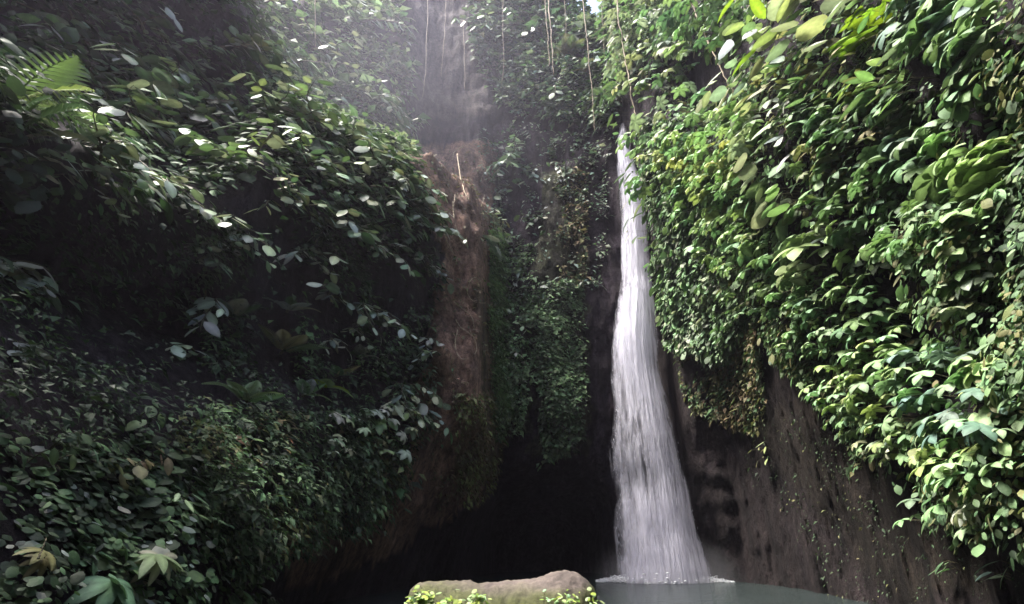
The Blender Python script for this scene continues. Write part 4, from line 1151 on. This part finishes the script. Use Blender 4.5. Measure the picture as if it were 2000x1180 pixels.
# ------------------------------------------------------------------ plants of the right cliff
G = "climbing plants on the right cliff"
RC = [
 (1300, 40, 55, 45, 34, 30, "pale+grey", "palm", "whitish plant at the rim just right of the straight hanging root"),
 (1370, 50, 55, 50, 34, 32, "fresh+green", "palm", "fresh plant under the rim where the thick slanting root begins"),
 (1320, 110, 45, 45, 30, 32, "pale+fresh", "palm", "pale drooping plant left of the dark hole in the right cliff"),
 (1440, 50, 55, 50, 34, 36, "deep+green", "palm", "dark green plant right of the slanting root at the rim"),
 (1305, 180, 35, 45, 24, 30, "green+pale", "palm", "plant on the cliff corner above the waterfall's right side"),
 (1250, 120, 35, 70, 30, 26, "deep+green", "slim", "dark narrow-leaved plant beside the straight hanging root"),
 (1250, 210, 28, 45, 22, 24, "deep+green", "slim", "dark narrow-leaved plant right above the waterfall lip"),
 (1330, 270, 50, 40, 34, 34, "pale+fresh", "palm", "pale plant above the fine creeper near the waterfall top"),
 (1400, 265, 45, 35, 28, 34, "green+fresh", "palm", "green plant just below the dark hole"),
 (1400, 320, 55, 40, 36, 36, "yellow+lime", "palm", "yellow-tinged plant left of the big pale leaves in mid cliff"),
 (1460, 330, 50, 45, 34, 38, "lime+yellow+fresh", "palm", "yellowest umbrella leaves in the middle of the right cliff"),
 (1350, 370, 50, 45, 36, 32, "fresh+green", "palm", "fresh green plant overlapping the fine creeper"),
 (1430, 400, 55, 45, 40, 36, "lime+fresh", "palm", "light green plant under the yellowest leaves"),
 (1500, 420, 50, 45, 34, 38, "lime+fresh+green", "palm", "glossy light plant left of the cupped pale leaves"),
 (1470, 480, 50, 40, 34, 34, "fresh+lime", "palm", "light plant at the right border of the fine creeper"),
 (1530, 500, 55, 40, 36, 36, "fresh+green", "palm", "green plant above the lower leafy slope of the right cliff"),
 (1570, 300, 45, 45, 16, 66, "grey+pale", "broad", "big grey-green leaves in the middle of the right cliff"),
 (1560, 385, 50, 45, 16, 66, "pale+green", "broad", "cupped pale leaves right of the glossy light plant"),
 (1600, 400, 40, 40, 12, 70, "grey+fresh", "broad", "broad drooping leaves around a shaded gap in mid cliff"),
 (1480, 190, 50, 40, 16, 62, "grey+pale", "broad", "large pale leaves beside the dead hanging leaf"),
 (1530, 130, 60, 50, 18, 68, "pale+grey+lime", "broad", "whitish broad leaves left of the brilliant lobed leaf"),
 (1560, 60, 60, 50, 22, 58, "lime+vivid+yellow", "slim", "yellow-green narrow leaves at the top of the right cliff"),
 (1640, 30, 55, 40, 12, 90, "grey+pale", "broad", "largest whitish leaves at the top edge above the brilliant lobed leaf"),
 (1640, 115, 40, 35, 9, 84, "grey+pale", "broad", "grey-white leaves hanging under the brilliant lobed leaf"),
 (1720, 68, 40, 25, 4, 120, "vivid", "lobed", "brilliant yellow-green lobed leaves near the top of the right cliff"),
 (1820, 60, 40, 60, 12, 56, "lime+vivid", "lobed", "upright yellow-green lobed plant right of the dark gap at the top"),
 (1600, 190, 60, 45, 44, 34, "olive+green", "slim", "tangled olive plant below the whitish broad leaves"),
 (1700, 160, 60, 45, 44, 34, "green+olive", "slim", "tangled narrow-leaved plant under the brilliant lobed leaves"),
 (1640, 250, 55, 45, 34, 40, "green+fresh", "palm", "green plant between the tangled olive plant and mid cliff"),
 (1720, 260, 50, 40, 28, 44, "green+deep", "palm", "plant by a shadowed gap right of the mid cliff"),
 (1810, 170, 45, 50, 22, 50, "lime+green", "slim", "long-leaved plant under the upright lobed one"),
 (1880, 50, 45, 45, 22, 56, "blue+fresh", "palm", "blue-tinged plant near the upper right corner"),
 (1910, 120, 45, 40, 12, 84, "blue+pale", "broad", "broad bluish leaves stepping down from the upper right corner"),
 (1960, 50, 50, 50, 26, 52, "fresh+green", "palm", "leafy plant in the upper right corner"),
 (1970, 150, 45, 40, 22, 52, "deep+green", "palm", "shaded plant at the right edge below the corner"),
 (1780, 215, 40, 30, 14, 50, "pale+green", "palm", "light sprig over the shadow in the upper right cliff"),
 (1840, 250, 45, 30, 18, 54, "blue+fresh", "palm", "bluish plant between two shadows on the upper right"),
 (1680, 335, 50, 45, 34, 38, "green+olive", "palm", "green plant right of the big grey-green leaves"),
 (1770, 320, 55, 40, 28, 48, "fresh+green", "palm", "rounded plant over the dark shadow in the right cliff"),
 (1890, 400, 55, 30, 16, 76, "fresh+pale", "palm", "pale spreading leaves right under the large shadow"),
 (1975, 300, 40, 40, 14, 74, "fresh+lime", "palm", "bright plant at the right edge level with the large shadow"),
 (1975, 390, 45, 40, 18, 66, "lime+fresh", "palm", "light green plant lower on the right edge"),
 (1670, 420, 50, 45, 34, 40, "green+fresh+lime", "palm", "green plant left of the dark seam through the cliff"),
 (1760, 410, 50, 40, 26, 46, "green+deep", "palm", "dark green plant right in mid cliff above the scattered leaves"),
 (1620, 500, 40, 30, 10, 74, "pale+fresh", "palm", "two whitish umbrella leaves standing out over the lower cliff"),
 (1830, 480, 60, 40, 34, 44, "green+fresh", "palm", "green plant above the diagonal dark gash"),
 (1920, 480, 50, 45, 28, 50, "fresh+green", "palm", "green plant right of the diagonal dark gash"),
 (1720, 520, 45, 35, 24, 40, "deep+green", "palm", "shaded plant at the upper end of the diagonal gash"),
 (1600, 570, 55, 40, 44, 32, "green+fresh", "palm", "green plant spreading across the lower leafy slope"),
 (1680, 590, 50, 40, 36, 36, "fresh+green", "palm", "plant with layered leaves left of the diagonal gash"),
 (1540, 580, 45, 35, 34, 30, "green+deep", "palm", "dark plant at the left limit of the lower leafy slope"),
 (1640, 650, 50, 45, 44, 30, "fresh+green", "palm", "thick small-leaved plant over the bare rock edge"),
 (1720, 670, 50, 40, 36, 38, "green+fresh", "palm", "plant tucked against the lower side of the gash"),
 (1950, 580, 35, 40, 14, 56, "fresh+pale", "palm", "plant alone on the dark rock at the right edge"),
 (1890, 620, 30, 20, 6, 40, "pale+olive", "palm", "small pale sprig on the rock lip above the gash"),
 (1710, 750, 50, 40, 40, 34, "fresh+lime", "palm", "yellowish small-leaved plant above the long bare slope"),
 (1790, 720, 45, 40, 28, 46, "fresh+green+lime", "palm", "bright plant right below the diagonal gash"),
 (1860, 740, 50, 45, 28, 54, "fresh+blue", "palm", "large fresh plant at the lower right of the gash"),
 (1750, 810, 50, 40, 38, 34, "fresh+lime", "palm", "plant with scattered bright leaves at the bare rock edge"),
 (1840, 820, 45, 40, 26, 42, "fresh+green", "palm", "plant in the middle of the lower right greenery"),
 (1970, 760, 35, 45, 14, 54, "fresh+lime", "palm", "plant at the right edge below the dark rock"),
 (1940, 840, 45, 35, 22, 54, "blue+fresh", "palm", "broad fresh leaves at the lower right edge"),
 (1800, 890, 45, 35, 22, 32, "pale+lime", "palm", "thin plant of pale specks on the bare rock edge"),
 (1880, 900, 30, 30, 14, 36, "fresh+lime", "palm", "straggling plant hanging low on the right"),
 (1960, 930, 45, 35, 24, 50, "fresh+lime", "palm", "leafy plant low at the right edge"),
 (1975, 1010, 30, 30, 8, 48, "fresh+pale", "palm", "lowest hanging leaves at the right edge"),
 (1870, 1020, 18, 18, 5, 40, "fresh+blue", "palm", "small sprig on the bare rock at the lower right"),
 (1500, 255, 45, 40, 26, 42, "fresh+lime+pale", "palm", "light plant left of the big grey-green leaves, below the dead leaf"),
 (1640, 330, 35, 35, 20, 38, "olive+green", "palm", "olive plant beside the dark seam in mid cliff"),
 (1590, 240, 45, 40, 26, 42, "green+pale", "palm", "plant right under the tangled olive one"),
]
for (px, py, rx, ry, n, lp, c, sh, lab) in RC:
    climber(px, py, rx * 1.15, ry * 1.15, int(n * 1.15), lp, c, lab, shape=sh, group=G, off=(.3, .95))
# leaves along the corner beside the falling water
for a in [(1290, 430, 14, 40, 9, 36, "deep+grey", "drooping grey leaves jutting toward the waterfall at mid height"),
          (1280, 340, 14, 40, 9, 32, "deep+green", "dark leaves jutting toward the upper waterfall"),
          (1100, 1165, 1, 1, 0, 10, "green", "")][:2]:
    climber(*a, shape="slim", group=G, off=(.3, .8), hang=1.0)
for a in [(1500, 880, 14, 22, 8, 20, "lime+olive", "small bright sprig alone on the brown rock right of the waterfall"),
          (1440, 790, 30, 20, 14, 18, "olive+lime", "yellowish moss cushion plant on the brown rock"),
          (1870, 1115, 16, 14, 5, 34, "green", "dull green tuft low on the rock slope"),
          (1990, 1135, 20, 20, 5, 44, "blue+green", "bluish leaves in the lower right corner")]:
    climber(*a, shape="slim", group="sprigs on the bare right rock", name="rock_sprig", cat="sprig", off=(.05, .25))

# ------------------------------------------------------------------ sprouts on the boulder
def sprout(px, py, w_px, n, leaf_px, cols_, label):
    root = None
    d = ray(px, py)
    y = BY + 0.15 - 0.46
    base = at(px, py, y)
    root = thing("boulder_sprout", base, label, "sprout", "sprouts on the boulder")
    g = Geo()
    for k in range(n):
        x = px + rng.normal(0, w_px * .45); yy = py + rng.normal(0, 9) + 4
        p = at(x, yy, y + rng.normal(0, .02))
        tip = p + np.array([rng.normal(0, .012), -0.02 - 0.03 * rng.random(), rng.normal(.005, .01)])
        g.add(*tube(np.array([p + np.array([0, .03, -.02]), tip]) - base, .002, .0012, 3))
        dd = norm(np.array([rng.normal(0, .8), -rng.uniform(.2, 1), rng.uniform(-.6, .35)]))
        place_leaf(random.choice(SLIM + BROAD), root, base, tip, dd, norm(UP + np.array([0, -.6, 0]) + rng.normal(0, .25, 3)), leaf_px * 5 / 1000 * random.uniform(.6, 1.15), jitter_col(mixcol(cols_)))
    mesh_np("stem", *g.arrays(), M_STEM, root)["kind"] = "stuff"
for a in [(830, 1168, 30, 70, 13, "sprout+lime", "thickest bright sprouts at the left end of the boulder"),
          (885, 1172, 24, 46, 12, "sprout+lime", "bright sprouts beside the thickest ones on the boulder"),
          (938, 1170, 22, 46, 12, "sprout+lime", "upright bright sprouts under the notch of the boulder"),
          (1075, 1172, 26, 26, 10, "sprout+fresh", "sparse pale sprouts under the boulder's hump"),
          (1115, 1168, 22, 24, 10, "sprout+lime", "small sprouts in the middle of the hump's mossy side"),
          (1155, 1172, 12, 20, 10, "sprout+lime", "small sprouts at the right end of the boulder")]:
    sprout(*a)

# ------------------------------------------------------------------ hanging roots, twigs and the spur's roots
liana([(1062, -60), (1068, 40), (1071, 100), (1073, 130)], [19, 19, 19, 19], .035, "left and shorter of the paired pale hanging roots")
liana([(1070, -60), (1074, 30), (1078, 100), (1082, 146)], [18.6, 18.6, 18.6, 18.6], .045, "right and longer of the paired pale hanging roots")
liana([(1134, -40), (1142, 40), (1149, 100), (1157, 190), (1162, 256)], [20, 20, 20, 20, 20], .035, "thin hanging root left of the waterfall ending in the dark")
liana([(1198, -60), (1207, 20), (1217, 90), (1232, 180), (1243, 250), (1250, 282)], [19.5, 19.5, 19.5, 19.3, 19.2, 19.2], .05, "long brown hanging root reaching down beside the waterfall lip")
liana([(1330, -60), (1352, 10), (1382, 80), (1413, 145), (1440, 195), (1472, 226)], [15.5, 15.2, 14.8, 14.5, 14.2, 14], .045, "thick slanting hanging root in front of the dark hole in the right cliff", group="hanging roots")
liana([(905, 40), (907, 110), (908, 175)], [21, 21, 21], .02, "thin pale root strand before the brown columns", r1=.015)
liana([(838, -40), (834, 60), (830, 150), (826, 190)], [22, 22, 22, 22], .03, "faint root strand left on the brown columns of the back wall")
liana([(872, -40), (868, 70), (862, 150)], [22, 22, 22], .025, "faint root strand right on the brown columns of the back wall")
liana([(1172, -50), (1176, 30), (1181, 110)], [20.5, 20.5, 20.5], .022, "short thin hanging root between the two long ones above the waterfall")
liana([(1100, -50), (1104, 20), (1106, 80)], [19.5, 19.5, 19.5], .02, "short thin hanging root right of the pale pair")
liana([(985, -50), (982, 40), (984, 120), (980, 165)], [21.5, 21.5, 21.5, 21.5], .02, "thin dark hanging root left of the pale pair")
liana([(616, -40), (616, 40), (617, 100)], [15, 15, 15], .018, "fine root strand hanging in the misty glow")
def spur_root(pts, r, label, outs=0.12):
    s, nn, hh = surf([p[0] for p in pts], [p[1] for p in pts])
    med = np.median(hh)
    hh2 = np.minimum(hh, med + .5)
    d = ray([p[0] for p in pts], [p[1] for p in pts]); hor = np.hypot(d[:, 0], d[:, 1])
    Q = np.array([0, 0, CAM_Z]) + d * ((hh2 - outs) / hor)[:, None]
    path = spline(Q, 9 * len(pts)); path += 0.3 * r * rng.normal(0, 1, path.shape)
    b = path[0].copy()
    V, F = tube(path - b, r, r * .5, 5, .2)
    o = mesh_np("spur_root", V, F, M_ROOT, smooth=True); o.location = b
    tag(o, label, "root", "bare roots on the earth spur")
for pts, r, lab in [
 ([(905, 285), (886, 300), (884, 340), (888, 380), (884, 410)], .045, "thick pale root running down from the top of the earth spur"),
 ([(893, 300), (900, 350), (912, 385), (925, 400)], .03, "pale root bending right near the top of the earth spur"),
 ([(884, 395), (886, 420), (892, 450), (905, 480)], .035, "torn pale root below the thick one on the earth spur"),
 ([(855, 400), (860, 430), (872, 470), (885, 495)], .025, "reddish root on the left half of the earth spur"),
 ([(940, 552), (928, 542), (917, 552), (914, 575), (928, 590), (948, 592)], .016, "curled white root jutting out at the right of the earth spur"),
 ([(887, 590), (905, 605), (922, 620), (926, 640)], .018, "upper arching root in the tangle on the earth spur"),
 ([(890, 625), (900, 640), (915, 650), (928, 660)], .022, "knotted root in the middle of the tangle on the earth spur"),
 ([(895, 640), (889, 670), (895, 695), (908, 702), (928, 690), (930, 672), (918, 645)], .016, "looped root hanging at the bottom of the tangle on the earth spur"),
 ([(880, 690), (884, 720), (892, 745), (900, 760)], .014, "thin root trailing below the loop on the earth spur"),
 ([(955, 330), (940, 350), (946, 380), (938, 410)], .02, "thin root along the right side of the spur top"),
]: spur_root(pts, r, lab)
def twig(pts, Ys, r, label):
    liana(pts, Ys, r, label, mat=M_STEM, group="bare twigs on the left", name="bare_twig", cat="twig")
twig([(290, 415), (305, 432), (322, 446)], [8.4, 8.3, 8.2], .012, "short bare twig at the edge of the dark hollow")
twig([(402, 565), (396, 610), (390, 645)], [9.2, 9.2, 9.2], .014, "thin dangling twig under the white leaf cluster")
twig([(10, 108), (60, 104), (130, 92)], [8, 8.2, 8.6], .02, "long bare branch in the dark upper left corner")
twig([(71, 1092), (80, 1072), (88, 1052)], [4.2, 4.25, 4.3], .008, "pale stick standing in the near bank")
# the dead leaf caught on the slanting root
dl = at(1430, 178, 14.1)
dr = thing("dead_leaf", dl, "pale withered leaf hanging on the slanting root of the right cliff", "leaf")
for k, (dx, dz, s) in enumerate([(0, 0.12, .62), (.12, -.1, .55)]):
    place_leaf(BROAD[k], dr, dl, dl + np.array([dx, 0, dz]), norm([.25, -.3, -1]), norm([-.3, -1, .25]), s, (.22, .19, .12, 1), "blade")
